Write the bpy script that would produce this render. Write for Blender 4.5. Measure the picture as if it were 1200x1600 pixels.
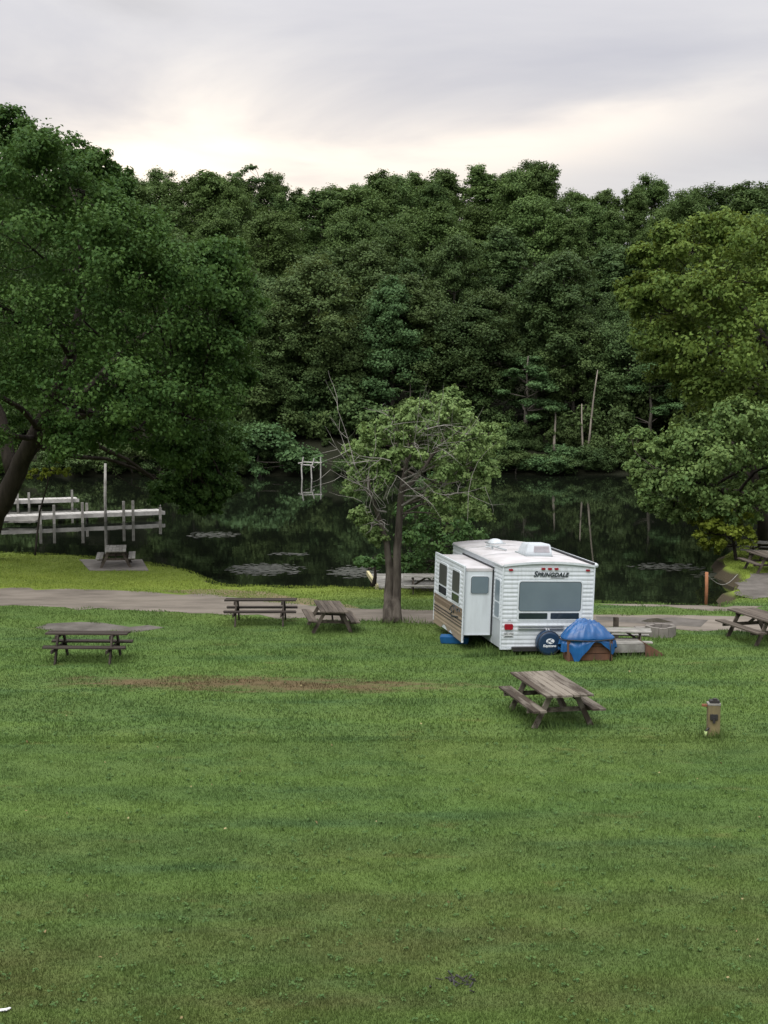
import bpy, bmesh, math, random
import numpy as np
from mathutils import Vector, Matrix, Euler, noise as nz_

for o in list(bpy.data.objects): bpy.data.objects.remove(o)
sc = bpy.context.scene
col = sc.collection
rng = np.random.default_rng(7)
random.seed(7)
R = math.radians

# ------------------------------------------------------------------ camera
F_PX, CAM_H = 2100.0, 7.2                 # focal length in pixels of a 1200x1600 frame, eye height
PITCH = math.atan(200.0 / F_PX)
cam = bpy.data.cameras.new('camera')
cam.sensor_fit = 'VERTICAL'; cam.sensor_height = 36.0; cam.lens = F_PX / 1600.0 * 36.0
cam.clip_start = 0.1; cam.clip_end = 3000
camo = bpy.data.objects.new('camera', cam); col.objects.link(camo)
camo.location = (0, 0, CAM_H); camo.rotation_euler = (math.pi / 2 - PITCH, 0, 0)
sc.camera = camo

# ------------------------------------------------------------------ world: high overcast, glow low in the sky
SUN_AZ, SUN_EL = R(205), R(56)            # soft lamp added high behind the camera, opposite the glow; azimuth from +Y
sun_dir = Vector((math.sin(SUN_AZ) * math.cos(SUN_EL), math.cos(SUN_AZ) * math.cos(SUN_EL), math.sin(SUN_EL)))
world = bpy.data.worlds.new('World'); sc.world = world; world.use_nodes = True
nt = world.node_tree; nt.nodes.clear()
def N(tree, t, **kw):
    n = tree.nodes.new(t)
    for k, v in kw.items():
        if k.startswith('i_'): n.inputs[k[2:]].default_value = v
        else: setattr(n, k, v)
    return n
def L(tree, a, b): tree.links.new(a, b)
def math_node(tree, op, a, b=None, c=None, clamp=False):
    n = tree.nodes.new('ShaderNodeMath'); n.operation = op; n.use_clamp = clamp
    for i, v in enumerate((a, b, c)):
        if v is None: continue
        if isinstance(v, (int, float)): n.inputs[i].default_value = v
        else: tree.links.new(v, n.inputs[i])
    return n.outputs[0]
def mix_col(tree, fac, a, b, mode='MIX'):
    n = tree.nodes.new('ShaderNodeMix'); n.data_type = 'RGBA'; n.blend_type = mode
    for sock, v in ((n.inputs[0], fac), (n.inputs[6], a), (n.inputs[7], b)):
        if isinstance(v, (int, float)): sock.default_value = v
        elif isinstance(v, (tuple, list)): sock.default_value = (v[0], v[1], v[2], 1)
        else: tree.links.new(v, sock)
    return n.outputs[2]
def ramp(tree, fac, stops, interp='LINEAR'):
    n = tree.nodes.new('ShaderNodeValToRGB'); n.color_ramp.interpolation = interp
    el = n.color_ramp.elements
    while len(el) > len(stops): el.remove(el[-1])
    while len(el) < len(stops): el.new(0.5)
    for e, (p, c) in zip(el, stops):
        e.position = p
        e.color = (c, c, c, 1) if isinstance(c, (int, float)) else (c[0], c[1], c[2], 1)
    if fac is not None: tree.links.new(fac, n.inputs[0])
    return n.outputs[0]
sky = N(nt, 'ShaderNodeTexSky', sky_type='NISHITA', sun_disc=False, sun_elevation=SUN_EL, sun_rotation=SUN_AZ)
tc = N(nt, 'ShaderNodeTexCoord')
sep = N(nt, 'ShaderNodeSeparateXYZ'); L(nt, tc.outputs['Generated'], sep.inputs[0])
zc = math_node(nt, 'MAXIMUM', sep.outputs[2], 0.0)
inv = math_node(nt, 'DIVIDE', 1.0, math_node(nt, 'ADD', zc, 0.10))
cx_ = math_node(nt, 'MULTIPLY', sep.outputs[0], inv); cy_ = math_node(nt, 'MULTIPLY', sep.outputs[1], inv)
cmb = N(nt, 'ShaderNodeCombineXYZ'); L(nt, cx_, cmb.inputs[0]); L(nt, cy_, cmb.inputs[1])
cl1 = N(nt, 'ShaderNodeTexNoise', i_Scale=0.95, i_Detail=6.0, i_Roughness=0.52, i_Distortion=0.5); L(nt, cmb.outputs[0], cl1.inputs['Vector'])
cl2 = N(nt, 'ShaderNodeTexNoise', i_Scale=0.42, i_Detail=3.0, i_Roughness=0.5); L(nt, cmb.outputs[0], cl2.inputs['Vector'])
# glow of the hidden sun, wide and low
wob_ = math_node(nt, 'MULTIPLY_ADD', cl1.outputs[0], 0.10, -0.05)
def lobe(x0, wx, z0, wz, tilt=0.0, k=1.0):
    zz_ = math_node(nt, 'ADD', math_node(nt, 'ADD', sep.outputs[2], math_node(nt, 'MULTIPLY', wob_, k)), math_node(nt, 'MULTIPLY', sep.outputs[0], -tilt))
    a = math_node(nt, 'MULTIPLY', math_node(nt, 'SUBTRACT', sep.outputs[0], x0), 1/wx); b = math_node(nt, 'MULTIPLY', math_node(nt, 'SUBTRACT', zz_, z0), 1/wz)
    r2 = math_node(nt, 'ADD', math_node(nt, 'MULTIPLY', a, a), math_node(nt, 'MULTIPLY', b, b))
    e_ = math_node(nt, 'POWER', 2.718, math_node(nt, 'MULTIPLY', r2, -1.0))
    return math_node(nt, 'MULTIPLY', e_, math_node(nt, 'GREATER_THAN', sep.outputs[1], 0.0))
g_w = math_node(nt, 'ADD', lobe(-0.13, 0.20, 0.135, 0.065), math_node(nt, 'MULTIPLY', lobe(0.12, 0.13, 0.155, 0.022, 0.12), 0.55))
# thickness of the cloud: thin near the glow, thick elsewhere
thick = math_node(nt, 'ADD', math_node(nt, 'MULTIPLY', cl1.outputs[0], 0.75), math_node(nt, 'MULTIPLY', cl2.outputs[0], 0.45))
thin = ramp(nt, thick, [(0.44, 1.0), (0.72, 0.0)])
wisp = lobe(-0.175, 0.045, 0.245, 0.012, -0.10, 0.5)
grad = math_node(nt, 'MULTIPLY_ADD', math_node(nt, 'POWER', zc, 2.0), 0.95, math_node(nt, 'MULTIPLY_ADD', wisp, -0.055, 0.282))                       # overcast dome: brighter towards the zenith
base = mix_col(nt, thin, (0.86, 0.85, 0.92), (1.16, 1.13, 1.13))
gm = N(nt, 'ShaderNodeVectorMath', operation='SCALE'); L(nt, base, gm.inputs[0]); L(nt, grad, gm.inputs['Scale'])
gl = math_node(nt, 'MULTIPLY', g_w, math_node(nt, 'MULTIPLY_ADD', thin, 0.35, 0.55))
warm = N(nt, 'ShaderNodeVectorMath', operation='SCALE'); warm.inputs[0].default_value = (0.44, 0.345, 0.205); L(nt, gl, warm.inputs['Scale'])
cs = N(nt, 'ShaderNodeVectorMath', operation='ADD'); L(nt, gm.outputs[0], cs.inputs[0]); L(nt, warm.outputs[0], cs.inputs[1])
sk = N(nt, 'ShaderNodeVectorMath', operation='SCALE'); L(nt, sky.outputs[0], sk.inputs[0]); sk.inputs['Scale'].default_value = 1.0
bg1 = N(nt, 'ShaderNodeBackground', i_Strength=0.10); L(nt, sky.outputs[0], bg1.inputs[0])
bg2 = N(nt, 'ShaderNodeBackground', i_Strength=1.0); L(nt, cs.outputs[0], bg2.inputs[0])
mxs = N(nt, 'ShaderNodeMixShader', i_Fac=0.96); L(nt, bg1.outputs[0], mxs.inputs[1]); L(nt, bg2.outputs[0], mxs.inputs[2])
wo = N(nt, 'ShaderNodeOutputWorld'); L(nt, mxs.outputs[0], wo.inputs[0])

sun = bpy.data.lights.new('sun', 'SUN'); sun.energy = 1.5; sun.angle = R(50); sun.color = (1.0, 0.97, 0.93)
suno = bpy.data.objects.new('sun', sun); col.objects.link(suno); suno.location = (-10, 60, 60)
suno.rotation_euler = (-sun_dir).to_track_quat('-Z', 'Y').to_euler()

vs = sc.view_settings
vs.view_transform = 'Standard'; vs.look = 'None'; vs.gamma = 1.0; vs.exposure = 1.1; vs.use_curve_mapping = False
sc.render.resolution_x, sc.render.resolution_y = 768, 1024

# ------------------------------------------------------------------ helpers
_ct, _st = math.cos(PITCH), math.sin(PITCH)
def ray(px, py):
    xc, yc = (px - 600) / F_PX, (800 - py) / F_PX
    return Vector((xc, _ct + yc * _st, -_st + yc * _ct))
def P(px, py, z=0.0):                       # where a sight line meets the level z
    d = ray(px, py); s = (z - CAM_H) / d.z
    return Vector((d.x * s, d.y * s, z))
def at(px, py, Y):                          # the point of a sight line at distance Y
    d = ray(px, py); s = Y / d.y
    return Vector((d.x * s, Y, CAM_H + d.z * s))
def ppm(Y): return F_PX / Y

def tag(o, label=None, cat=None, group=None, kind=None):
    if label: o['label'] = label
    if cat: o['category'] = cat
    if group: o['group'] = group
    if kind: o['kind'] = kind
    return o
def link(name, me, mat=None, parent=None, loc=None):
    o = bpy.data.objects.new(name, me); col.objects.link(o)
    if mat is not None and me is not None:
        if not me.materials: me.materials.append(mat)
    if parent: o.parent = parent
    if loc is not None: o.location = loc
    return o
def empty(name, loc=(0, 0, 0), rz=0.0):
    o = bpy.data.objects.new(name, None); col.objects.link(o)
    o.empty_display_size = 0.2; o.location = loc; o.rotation_euler = (0, 0, rz); return o
def copy_tree(o, parent=None):
    c = o.copy(); col.objects.link(c); c.parent = parent
    for ch in list(o.children): copy_tree(ch, c)
    return c
class MB:
    def __init__(s): s.v, s.f = [], []
    def add(s, vs_, fs):
        n = len(s.v); s.v += [tuple(v) for v in vs_]; s.f += [tuple(i + n for i in f) for f in fs]; return s
    def box(s, lo, hi):
        x0, y0, z0 = lo; x1, y1, z1 = hi
        return s.add([(x0,y0,z0),(x1,y0,z0),(x1,y1,z0),(x0,y1,z0),(x0,y0,z1),(x1,y0,z1),(x1,y1,z1),(x0,y1,z1)],
              [(0,3,2,1),(4,5,6,7),(0,1,5,4),(1,2,6,5),(2,3,7,6),(3,0,4,7)])
    def beam(s, a, b, w, h, up=(0, 0, 1)):
        a, b = Vector(a), Vector(b); d = (b - a).normalized(); u = Vector(up)
        if abs(d.dot(u)) > .97: u = Vector((0, 1, 0))
        x = d.cross(u).normalized(); u = x.cross(d).normalized(); x = x * w / 2; u = u * h / 2
        v = [a - x - u, a + x - u, a + x + u, a - x + u, b - x - u, b + x - u, b + x + u, b - x + u]
        return s.add(v, [(0,1,2,3),(7,6,5,4),(0,4,5,1),(1,5,6,2),(2,6,7,3),(3,7,4,0)])
    def tube(s, pts, rad, n=6, cap=True):
        pts = [Vector(p) for p in pts]; k = len(pts); vs_ = []
        x = None
        for i, p in enumerate(pts):
            d = (pts[min(i + 1, k - 1)] - pts[max(i - 1, 0)]).normalized()
            if x is None:
                u = Vector((0, 0, 1)) if abs(d.z) < .9 else Vector((0, 1, 0)); x = d.cross(u).normalized()
            else: x = (x - d * x.dot(d)).normalized()
            y = d.cross(x).normalized()
            r = rad[i] if isinstance(rad, (list, tuple)) else rad
            for j in range(n):
                t = 2 * math.pi * j / n; vs_.append(p + x * (r * math.cos(t)) + y * (r * math.sin(t)))
        fs = [(i*n+j, i*n+(j+1)%n, (i+1)*n+(j+1)%n, (i+1)*n+j) for i in range(k-1) for j in range(n)]
        if cap: fs += [tuple(range(n))[::-1], tuple(range((k-1)*n, k*n))]
        return s.add(vs_, fs)
    def mesh(s, name, mat=None, smooth=False):
        me = bpy.data.meshes.new(name); me.from_pydata(s.v, [], s.f)
        if mat is not None: me.materials.append(mat)
        if smooth: me.polygons.foreach_set('use_smooth', [True] * len(me.polygons))
        me.update(); return me
    def build(s, name, mat, parent=None, smooth=False, loc=None, bevel=0.0):
        me = s.mesh(name, mat, smooth)
        if bevel > 0:
            bm = bmesh.new(); bm.from_mesh(me)
            bmesh.ops.recalc_face_normals(bm, faces=bm.faces)
            bmesh.ops.bevel(bm, geom=list(bm.edges), offset=bevel, segments=2, affect='EDGES', clamp_overlap=True)
            bm.to_mesh(me); bm.free()
        return link(name, me, None, parent, loc)
def sheet(name, poly, z, mat, parent=None, sub=True):
    """irregular flat sheet from an outline"""
    pts = []
    k = len(poly)
    for i in range(k):
        a, b = Vector(poly[i]), Vector(poly[(i + 1) % k]); n = max(1, int((b - a).length / .5)) if sub else 1
        n = min(n, 60)
        for j in range(n):
            p = a.lerp(b, j / n)
            if sub: p = p + Vector((random.gauss(0, .06), random.gauss(0, .15), 0))
            pts.append((p.x, p.y))
    bm = bmesh.new()
    f = bm.faces.new([bm.verts.new((x, y, z)) for x, y in pts])
    bmesh.ops.triangulate(bm, faces=[f])
    bmesh.ops.recalc_face_normals(bm, faces=bm.faces)
    me = bpy.data.meshes.new(name); bm.to_mesh(me); bm.free()
    for p in me.polygons:
        if p.normal.z < 0: p.flip()
    me.materials.append(mat)
    return link(name, me, None, parent)
def text_mesh(name, body, size, mat, parent, loc, rot, shear=0.0, extrude=0.002, smallcaps=None, spacing=1.0, bold=0.0):
    cu = bpy.data.curves.new(name, 'FONT'); cu.body = body; cu.size = size; cu.shear = shear
    cu.extrude = extrude; cu.align_x = 'CENTER'; cu.align_y = 'CENTER'; cu.space_character = spacing; cu.offset = bold
    if smallcaps:
        cu.small_caps_scale = smallcaps
        for i in range(1, len(body)): cu.body_format[i].use_small_caps = True
    t = bpy.data.objects.new(name + '_tmp', cu); col.objects.link(t)
    dg = bpy.context.evaluated_depsgraph_get()
    me = bpy.data.meshes.new_from_object(t.evaluated_get(dg))
    bpy.data.objects.remove(t)
    me.name = name; me.materials.clear(); me.materials.append(mat)
    o = link(name, me, None, parent, loc); o.rotation_euler = rot; return o

# ------------------------------------------------------------------ materials
def new_mat(name):
    m = bpy.data.materials.new(name); m.use_nodes = True
    t = m.node_tree; b = t.nodes['Principled BSDF']; return m, t, b
def pmat(name, c1, c2=None, scale=4.0, rough=0.6, bump=0.0, stretch=(1, 1, 1), rand=0.0, spec=0.3, detail=5.0, metal=0.0, contrast=(0.35, 0.65), bscale=None):
    m, t, b = new_mat(name)
    b.inputs['Roughness'].default_value = rough; b.inputs['Specular IOR Level'].default_value = spec; b.inputs['Metallic'].default_value = metal
    if c2 is None: c2 = tuple(x * .85 for x in c1)
    tcn = N(t, 'ShaderNodeTexCoord'); mp = N(t, 'ShaderNodeMapping'); mp.inputs['Scale'].default_value = stretch
    L(t, tcn.outputs['Object'], mp.inputs[0])
    oi = N(t, 'ShaderNodeObjectInfo')
    sh = N(t, 'ShaderNodeVectorMath', operation='ADD'); L(t, mp.outputs[0], sh.inputs[0])
    sc2 = math_node(t, 'MULTIPLY', oi.outputs['Random'], 37.0); L(t, sc2, sh.inputs[1])
    nz = N(t, 'ShaderNodeTexNoise', i_Scale=scale, i_Detail=detail, i_Roughness=0.62); L(t, sh.outputs[0], nz.inputs['Vector'])
    f = ramp(t, nz.outputs[0], [(contrast[0], 0.0), (contrast[1], 1.0)])
    c = mix_col(t, f, c1, c2)
    if rand > 0:
        k = math_node(t, 'MULTIPLY_ADD', oi.outputs['Random'], 2 * rand, 1 - rand)
        s = N(t, 'ShaderNodeVectorMath', operation='SCALE'); L(t, c, s.inputs[0]); L(t, k, s.inputs['Scale']); c = s.outputs[0]
    L(t, c, b.inputs['Base Color'])
    if bump > 0:
        nb = N(t, 'ShaderNodeTexNoise', i_Scale=bscale or scale * 3, i_Detail=4.0); L(t, sh.outputs[0], nb.inputs['Vector'])
        bp = N(t, 'ShaderNodeBump', i_Strength=bump, i_Distance=0.02); L(t, nb.outputs[0], bp.inputs['Height']); L(t, bp.outputs[0], b.inputs['Normal'])
    return m
def leaf_mat(name, dark, light, trans=0.30, warmth=(0.16, 0.20, 0.03), objvar=0.0):
    m, t, b = new_mat(name)
    at_ = N(t, 'ShaderNodeAttribute', attribute_name='tint')
    c = mix_col(t, at_.outputs['Fac'], dark, light)
    if objvar > 0:
        oi = N(t, 'ShaderNodeObjectInfo')
        k = math_node(t, 'MULTIPLY_ADD', oi.outputs['Random'], 2 * objvar, 1 - objvar)
        s = N(t, 'ShaderNodeVectorMath', operation='SCALE'); L(t, c, s.inputs[0]); L(t, k, s.inputs['Scale'])
        r2 = math_node(t, 'FRACT', math_node(t, 'MULTIPLY', oi.outputs['Random'], 17.3))
        c = mix_col(t, math_node(t, 'MULTIPLY', r2, 0.42), s.outputs[0], warmth)
    b.inputs['Roughness'].default_value = 0.6; b.inputs['Specular IOR Level'].default_value = 0.12
    L(t, c, b.inputs['Base Color'])
    tr = N(t, 'ShaderNodeBsdfTranslucent')
    tcol = mix_col(t, 0.45, c, warmth); L(t, tcol, tr.inputs[0])
    mx = N(t, 'ShaderNodeMixShader', i_Fac=trans); L(t, b.outputs[0], mx.inputs[1]); L(t, tr.outputs[0], mx.inputs[2])
    L(t, mx.outputs[0], t.nodes['Material Output'].inputs[0])
    return m

def v2(p): return (p.x, p.y)
# outlines on the ground
ROAD_UP = [(-600,888),(-300,905),(0,918),(150,922),(330,930),(400,938),(480,946),(600,952),(700,955),(935,961),(1050,961),(1150,962),(1300,961),(1700,956)]
ROAD_LO = [(1700,990),(1300,990),(1200,989),(1130,986),(1050,984),(930,979),(700,974),(600,972),(480,967),(350,961),(200,953),(0,946),(-300,938),(-600,925)]
road_poly = [P(*p) for p in ROAD_UP + ROAD_LO]
pad_poly = [P(*p) for p in [(58,981),(75,974),(125,971),(180,975),(235,977),(262,981),(215,986),(150,990),(90,990)]]
slab_poly = [P(*p) for p in [(124,875),(222,875),(232,892),(140,892)]]
strip_poly = [P(*p) for p in [(935,942.5),(1050,945),(1150,947),(1195,950),(1160,956),(1080,952),(1010,948),(935,945)]]
mud_poly = [P(*p) for p in [(1152,912),(1175,897),(1230,892),(1420,888),(1420,922),(1240,930),(1175,936),(1150,930)]]
spur_poly = [P(*p) for p in [(250,923),(340,921),(420,925),(500,938),(560,949),(480,945.5),(400,937.5),(330,930)]]
def inside(xs, ys, poly):
    c = np.zeros(xs.shape, bool); k = len(poly)
    for i in range(k):
        x0, y0 = poly[i][0], poly[i][1]; x1, y1 = poly[(i+1) % k][0], poly[(i+1) % k][1]
        if y0 == y1: continue
        h = ((y0 > ys) != (y1 > ys)) & (xs < (x1 - x0) * (ys - y0) / (y1 - y0) + x0)
        c ^= h
    return c
def dist_poly(xs, ys, poly):
    d = np.full(xs.shape, 1e9); k = len(poly)
    for i in range(k):
        ax, ay = poly[i][0], poly[i][1]; bx, by = poly[(i+1) % k][0], poly[(i+1) % k][1]
        dx, dy = bx - ax, by - ay; t = np.clip(((xs-ax)*dx + (ys-ay)*dy) / (dx*dx + dy*dy + 1e-9), 0, 1)
        d = np.minimum(d, np.hypot(xs - ax - t*dx, ys - ay - t*dy))
    return np.where(inside(xs, ys, poly), d, -d)

DIRT_C = P(415, 1069)
DIRT2_C = P(720, 1532)
def grass_colour(t):
    """colour of the turf by place: bands left by mowing, dry and lush spots, the worn streak, mud near the water, leaf litter in the wood"""
    g = N(t, 'ShaderNodeNewGeometry'); sp = N(t, 'ShaderNodeSeparateXYZ'); L(t, g.outputs['Position'], sp.inputs[0])
    X, Y, Z = sp.outputs
    def noise(scale, stretch, detail=4.0, rough=.55, off=0.0):
        mp = N(t, 'ShaderNodeMapping'); mp.inputs['Scale'].default_value = stretch; mp.inputs['Location'].default_value = (off, off*.7, 0)
        L(t, g.outputs['Position'], mp.inputs[0])
        n = N(t, 'ShaderNodeTexNoise', i_Scale=scale, i_Detail=detail, i_Roughness=rough); L(t, mp.outputs[0], n.inputs['Vector']); return n.outputs[0]
    n1 = noise(0.55, (0.45, 1.0, 1), 5.0); n2 = noise(0.8, (0.22, 1.3, 1), 4.0, off=13.0); n3 = noise(5.0, (0.6, 1, 1), 4.0, off=5.0); n4 = noise(0.20, (1, 1, 1), 3.0, off=31.0)
    c = mix_col(t, ramp(t, n1, [(.32, 0.0), (.68, 1.0)]), (0.058, 0.104, 0.030), (0.096, 0.150, 0.040))
    c = mix_col(t, ramp(t, n2, [(.52, 0.0), (.70, 0.75)]), c, (0.046, 0.094, 0.036))
    c = mix_col(t, ramp(t, n4, [(.50, 0.0), (.68, 0.55)]), c, (0.112, 0.156, 0.038))
    # foreground: browner patches, stronger towards the camera
    near = ramp(t, math_node(t, 'MULTIPLY', Y, 1 / 40.0), [(.38, 1.0), (.56, 0.0)])
    brownm = math_node(t, 'MULTIPLY', near, ramp(t, noise(0.5, (0.5, 1.2, 1), 4.0, off=51.0), [(.36, 0.15), (.62, 0.9)]))
    c = mix_col(t, brownm, c, (0.092, 0.098, 0.034))
    # mower bands
    c = mix_col(t, ramp(t, noise(1.0, (0.035, 0.85, 1), 3.0, .5, 19.0), [(.46, 0.0), (.60, 0.45)]), c, (0.098, 0.162, 0.034))
    # sparse dry spots
    dry = ramp(t, noise(1.3, (.5, 1.2, 1), 5.0, .6, 77.0), [(.62, 0.0), (.74, 0.6)])
    c = mix_col(t, dry, c, (0.125, 0.118, 0.040))
    # lake margin: turf colour turns brighter and yellower
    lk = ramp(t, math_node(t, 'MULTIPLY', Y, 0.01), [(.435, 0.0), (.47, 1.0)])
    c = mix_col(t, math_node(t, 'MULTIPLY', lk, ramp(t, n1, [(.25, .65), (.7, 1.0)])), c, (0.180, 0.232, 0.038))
    # worn streak
    dx = math_node(t, 'MULTIPLY', math_node(t, 'SUBTRACT', X, DIRT_C.x), 1 / 5.6)
    dy = math_node(t, 'MULTIPLY', math_node(t, 'SUBTRACT', math_node(t, 'SUBTRACT', Y, DIRT_C.y), math_node(t, 'MULTIPLY', math_node(t, 'SUBTRACT', X, DIRT_C.x), -0.07)), 1 / 0.95)
    q = math_node(t, 'ADD', math_node(t, 'MULTIPLY', dx, dx), math_node(t, 'MULTIPLY', dy, dy))
    q = math_node(t, 'ADD', q, math_node(t, 'MULTIPLY', math_node(t, 'SUBTRACT', noise(1.3, (.55, 1.8, 1), 7.0, .72, 3.0), 0.5), 4.2))
    c = mix_col(t, ramp(t, q, [(.10, .95), (.95, 0.0)]), c, mix_col(t, n3, (0.080, 0.052, 0.030), (0.140, 0.102, 0.056)))
    # fine mottling
    c = mix_col(t, ramp(t, n3, [(.3, 0.28), (.7, 0.0)]), c, (0.028, 0.058, 0.014))
    # muddy bank below the turf edge
    c = mix_col(t, ramp(t, math_node(t, 'ADD', Z, 1.0), [(.80, 1.0), (.93, 0.0)]), c, (0.060, 0.050, 0.032))
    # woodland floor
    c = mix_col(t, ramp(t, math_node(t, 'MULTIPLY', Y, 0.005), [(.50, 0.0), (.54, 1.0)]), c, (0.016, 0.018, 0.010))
    return c
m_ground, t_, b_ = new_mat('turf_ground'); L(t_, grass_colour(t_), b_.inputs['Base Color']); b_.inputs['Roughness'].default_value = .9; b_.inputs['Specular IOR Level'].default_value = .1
gb = N(t_, 'ShaderNodeNewGeometry'); nb = N(t_, 'ShaderNodeTexNoise', i_Scale=14.0, i_Detail=5.0, i_Roughness=.7); L(t_, gb.outputs['Position'], nb.inputs['Vector'])
bp = N(t_, 'ShaderNodeBump', i_Strength=.9, i_Distance=.05); L(t_, nb.outputs[0], bp.inputs['Height']); L(t_, bp.outputs[0], b_.inputs['Normal'])
m_blade, t_, b_ = new_mat('grass_blade')
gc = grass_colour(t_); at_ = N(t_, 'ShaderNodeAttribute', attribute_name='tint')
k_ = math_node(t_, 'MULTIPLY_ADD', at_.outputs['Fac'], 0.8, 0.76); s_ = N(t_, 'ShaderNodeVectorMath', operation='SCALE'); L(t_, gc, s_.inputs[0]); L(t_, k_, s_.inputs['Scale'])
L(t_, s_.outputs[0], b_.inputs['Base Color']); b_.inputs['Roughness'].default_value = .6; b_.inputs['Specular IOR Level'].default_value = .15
tr_ = N(t_, 'ShaderNodeBsdfTranslucent'); L(t_, s_.outputs[0], tr_.inputs[0])
mx_ = N(t_, 'ShaderNodeMixShader', i_Fac=.3); L(t_, b_.outputs[0], mx_.inputs[1]); L(t_, tr_.outputs[0], mx_.inputs[2]); L(t_, mx_.outputs[0], t_.nodes['Material Output'].inputs[0])

m_gravel = pmat('pale_gravel', (0.190, 0.168, 0.140), (0.110, 0.097, 0.080), 1.1, .95, .5, (0.5, 1.4, 1), detail=9, bscale=30, spec=.1)
m_gravel2 = pmat('dark_gravel', (0.125, 0.115, 0.103), (0.075, 0.069, 0.060), 1.6, .95, .5, detail=9, bscale=30, spec=.1)
m_dirt = pmat('dirt', (0.17, 0.13, 0.085), (0.12, 0.13, 0.05), 1.3, .95, .4, detail=8, bscale=25, spec=.1)
m_concrete = pmat('concrete', (0.20, 0.183, 0.165), (0.13, 0.122, 0.108), 3.0, .9, .25, detail=8, spec=.15)
m_wood = pmat('weathered_wood', (0.110, 0.093, 0.075), (0.048, 0.040, 0.032), 5.0, .85, .35, (1, 0.10, 1), rand=.28, spec=.15)
m_wood_near = pmat('patchy_grey_wood', (0.150, 0.133, 0.108), (0.058, 0.047, 0.036), 3.2, .85, .35, (1, 0.22, 1), rand=.22, spec=.15, contrast=(.45, .56))
m_wood_dark = pmat('dark_wood', (0.048, 0.040, 0.033), (0.026, 0.022, 0.018), 5.0, .85, .3, (1, .12, 1), rand=.25, spec=.15)
m_wood_pale = pmat('pale_dock_wood', (0.27, 0.265, 0.24), (0.15, 0.145, 0.13), 2.5, .85, .3, (1, 1, 1), rand=.15, spec=.15)
m_deck = pmat('bleached_deck_boards', (0.42, 0.41, 0.385), (0.27, 0.265, 0.245), 2.5, .8, .3, rand=.1, spec=.2)
m_wood_brown = pmat('brown_wood', (0.15, 0.075, 0.045), (0.085, 0.048, 0.034), 3.0, .8, .3, (1, 1, .4), spec=.2)
m_yellow = pmat('faded_yellow_board', (0.50, 0.46, 0.26), (0.38, 0.35, 0.20), 4.0, .8, .2)
m_bark = pmat('bark', (0.105, 0.092, 0.076), (0.040, 0.034, 0.028), 6.0, .95, .8, (1, 1, .25), spec=.1)
m_bark_dark = pmat('dark_bark', (0.040, 0.034, 0.028), (0.020, 0.017, 0.014), 5.0, .95, .8, (1, 1, .25), spec=.1)
m_dead = pmat('bare_grey_twig', (0.27, 0.255, 0.23), (0.17, 0.16, 0.145), 6.0, .9, .3, (1, 1, .3), spec=.1)
m_snag = pmat('bleached_snag', (0.25, 0.225, 0.185), (0.13, 0.115, 0.095), 3.0, .9, .3, (1, 1, .2), spec=.1)
m_far_trunk = pmat('forest_trunk', (0.11, 0.10, 0.085), (0.06, 0.055, 0.045), 2.0, .95, .3, (1, 1, .3), spec=.1)
m_leaf_left = leaf_mat('leaf_deep_green', (0.030, 0.073, 0.018), (0.070, 0.130, 0.030), .28, (0.10, 0.17, 0.03))
m_leaf_rightA = leaf_mat('leaf_olive', (0.066, 0.118, 0.024), (0.138, 0.200, 0.042), .32, (0.20, 0.22, 0.03))
m_leaf_rightB = leaf_mat('leaf_mid_green', (0.076, 0.140, 0.042), (0.150, 0.220, 0.068), .30, (0.16, 0.20, 0.03))
m_leaf_yel = leaf_mat('leaf_yellow_green', (0.110, 0.155, 0.020), (0.19, 0.235, 0.034), .35, (0.24, 0.25, 0.02))
m_leaf_mid = leaf_mat('leaf_soft_green', (0.104, 0.176, 0.056), (0.198, 0.280, 0.098), .30, (0.15, 0.19, 0.04))
m_leaf_bush = leaf_mat('leaf_bush', (0.036, 0.084, 0.026), (0.078, 0.142, 0.042), .25, (0.10, 0.15, 0.03))
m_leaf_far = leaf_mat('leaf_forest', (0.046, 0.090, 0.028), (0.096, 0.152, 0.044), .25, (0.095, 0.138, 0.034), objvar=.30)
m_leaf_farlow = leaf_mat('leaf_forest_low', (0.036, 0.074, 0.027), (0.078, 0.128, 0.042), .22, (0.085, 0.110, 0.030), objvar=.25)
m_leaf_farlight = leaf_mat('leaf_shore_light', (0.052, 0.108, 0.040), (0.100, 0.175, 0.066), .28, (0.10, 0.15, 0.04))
m_leaf_farolive = leaf_mat('leaf_forest_olive', (0.058, 0.096, 0.032), (0.100, 0.148, 0.050), .28, (0.13, 0.14, 0.03))
m_alu = pmat('white_aluminium_siding', (0.53, 0.57, 0.60), (0.40, 0.43, 0.44), 2.2, .42, 0, (5, 5, .5), spec=.5, contrast=(.48, .82))
m_white = pmat('white_gelcoat', (0.54, 0.585, 0.615), (0.43, 0.465, 0.485), 1.6, .35, 0, (3, 3, .6), spec=.5, contrast=(.46, .80))
m_roof = pmat('rubber_roof', (0.50, 0.49, 0.50), (0.38, 0.37, 0.365), 1.8, .55, 0, spec=.4)
m_tan = pmat('tan_siding', (0.27, 0.215, 0.155), (0.21, 0.17, 0.125), 1.2, .5, 0, spec=.4)
m_brownstripe = pmat('brown_stripe', (0.16, 0.12, 0.085), None, 2, .5)
m_greyp = pmat('grey_panel', (0.34, 0.37, 0.38), (0.28, 0.31, 0.32), 1.5, .45, spec=.4)
m_blind = pmat('window_blind', (0.125, 0.165, 0.19), (0.105, 0.14, 0.165), 1.0, .28, 0, (1, 1, 1), spec=.6)
m_glass = pmat('dark_glass', (0.012, 0.020, 0.026), (0.02, 0.03, 0.035), 1, .06, 0, spec=.7)
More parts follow.
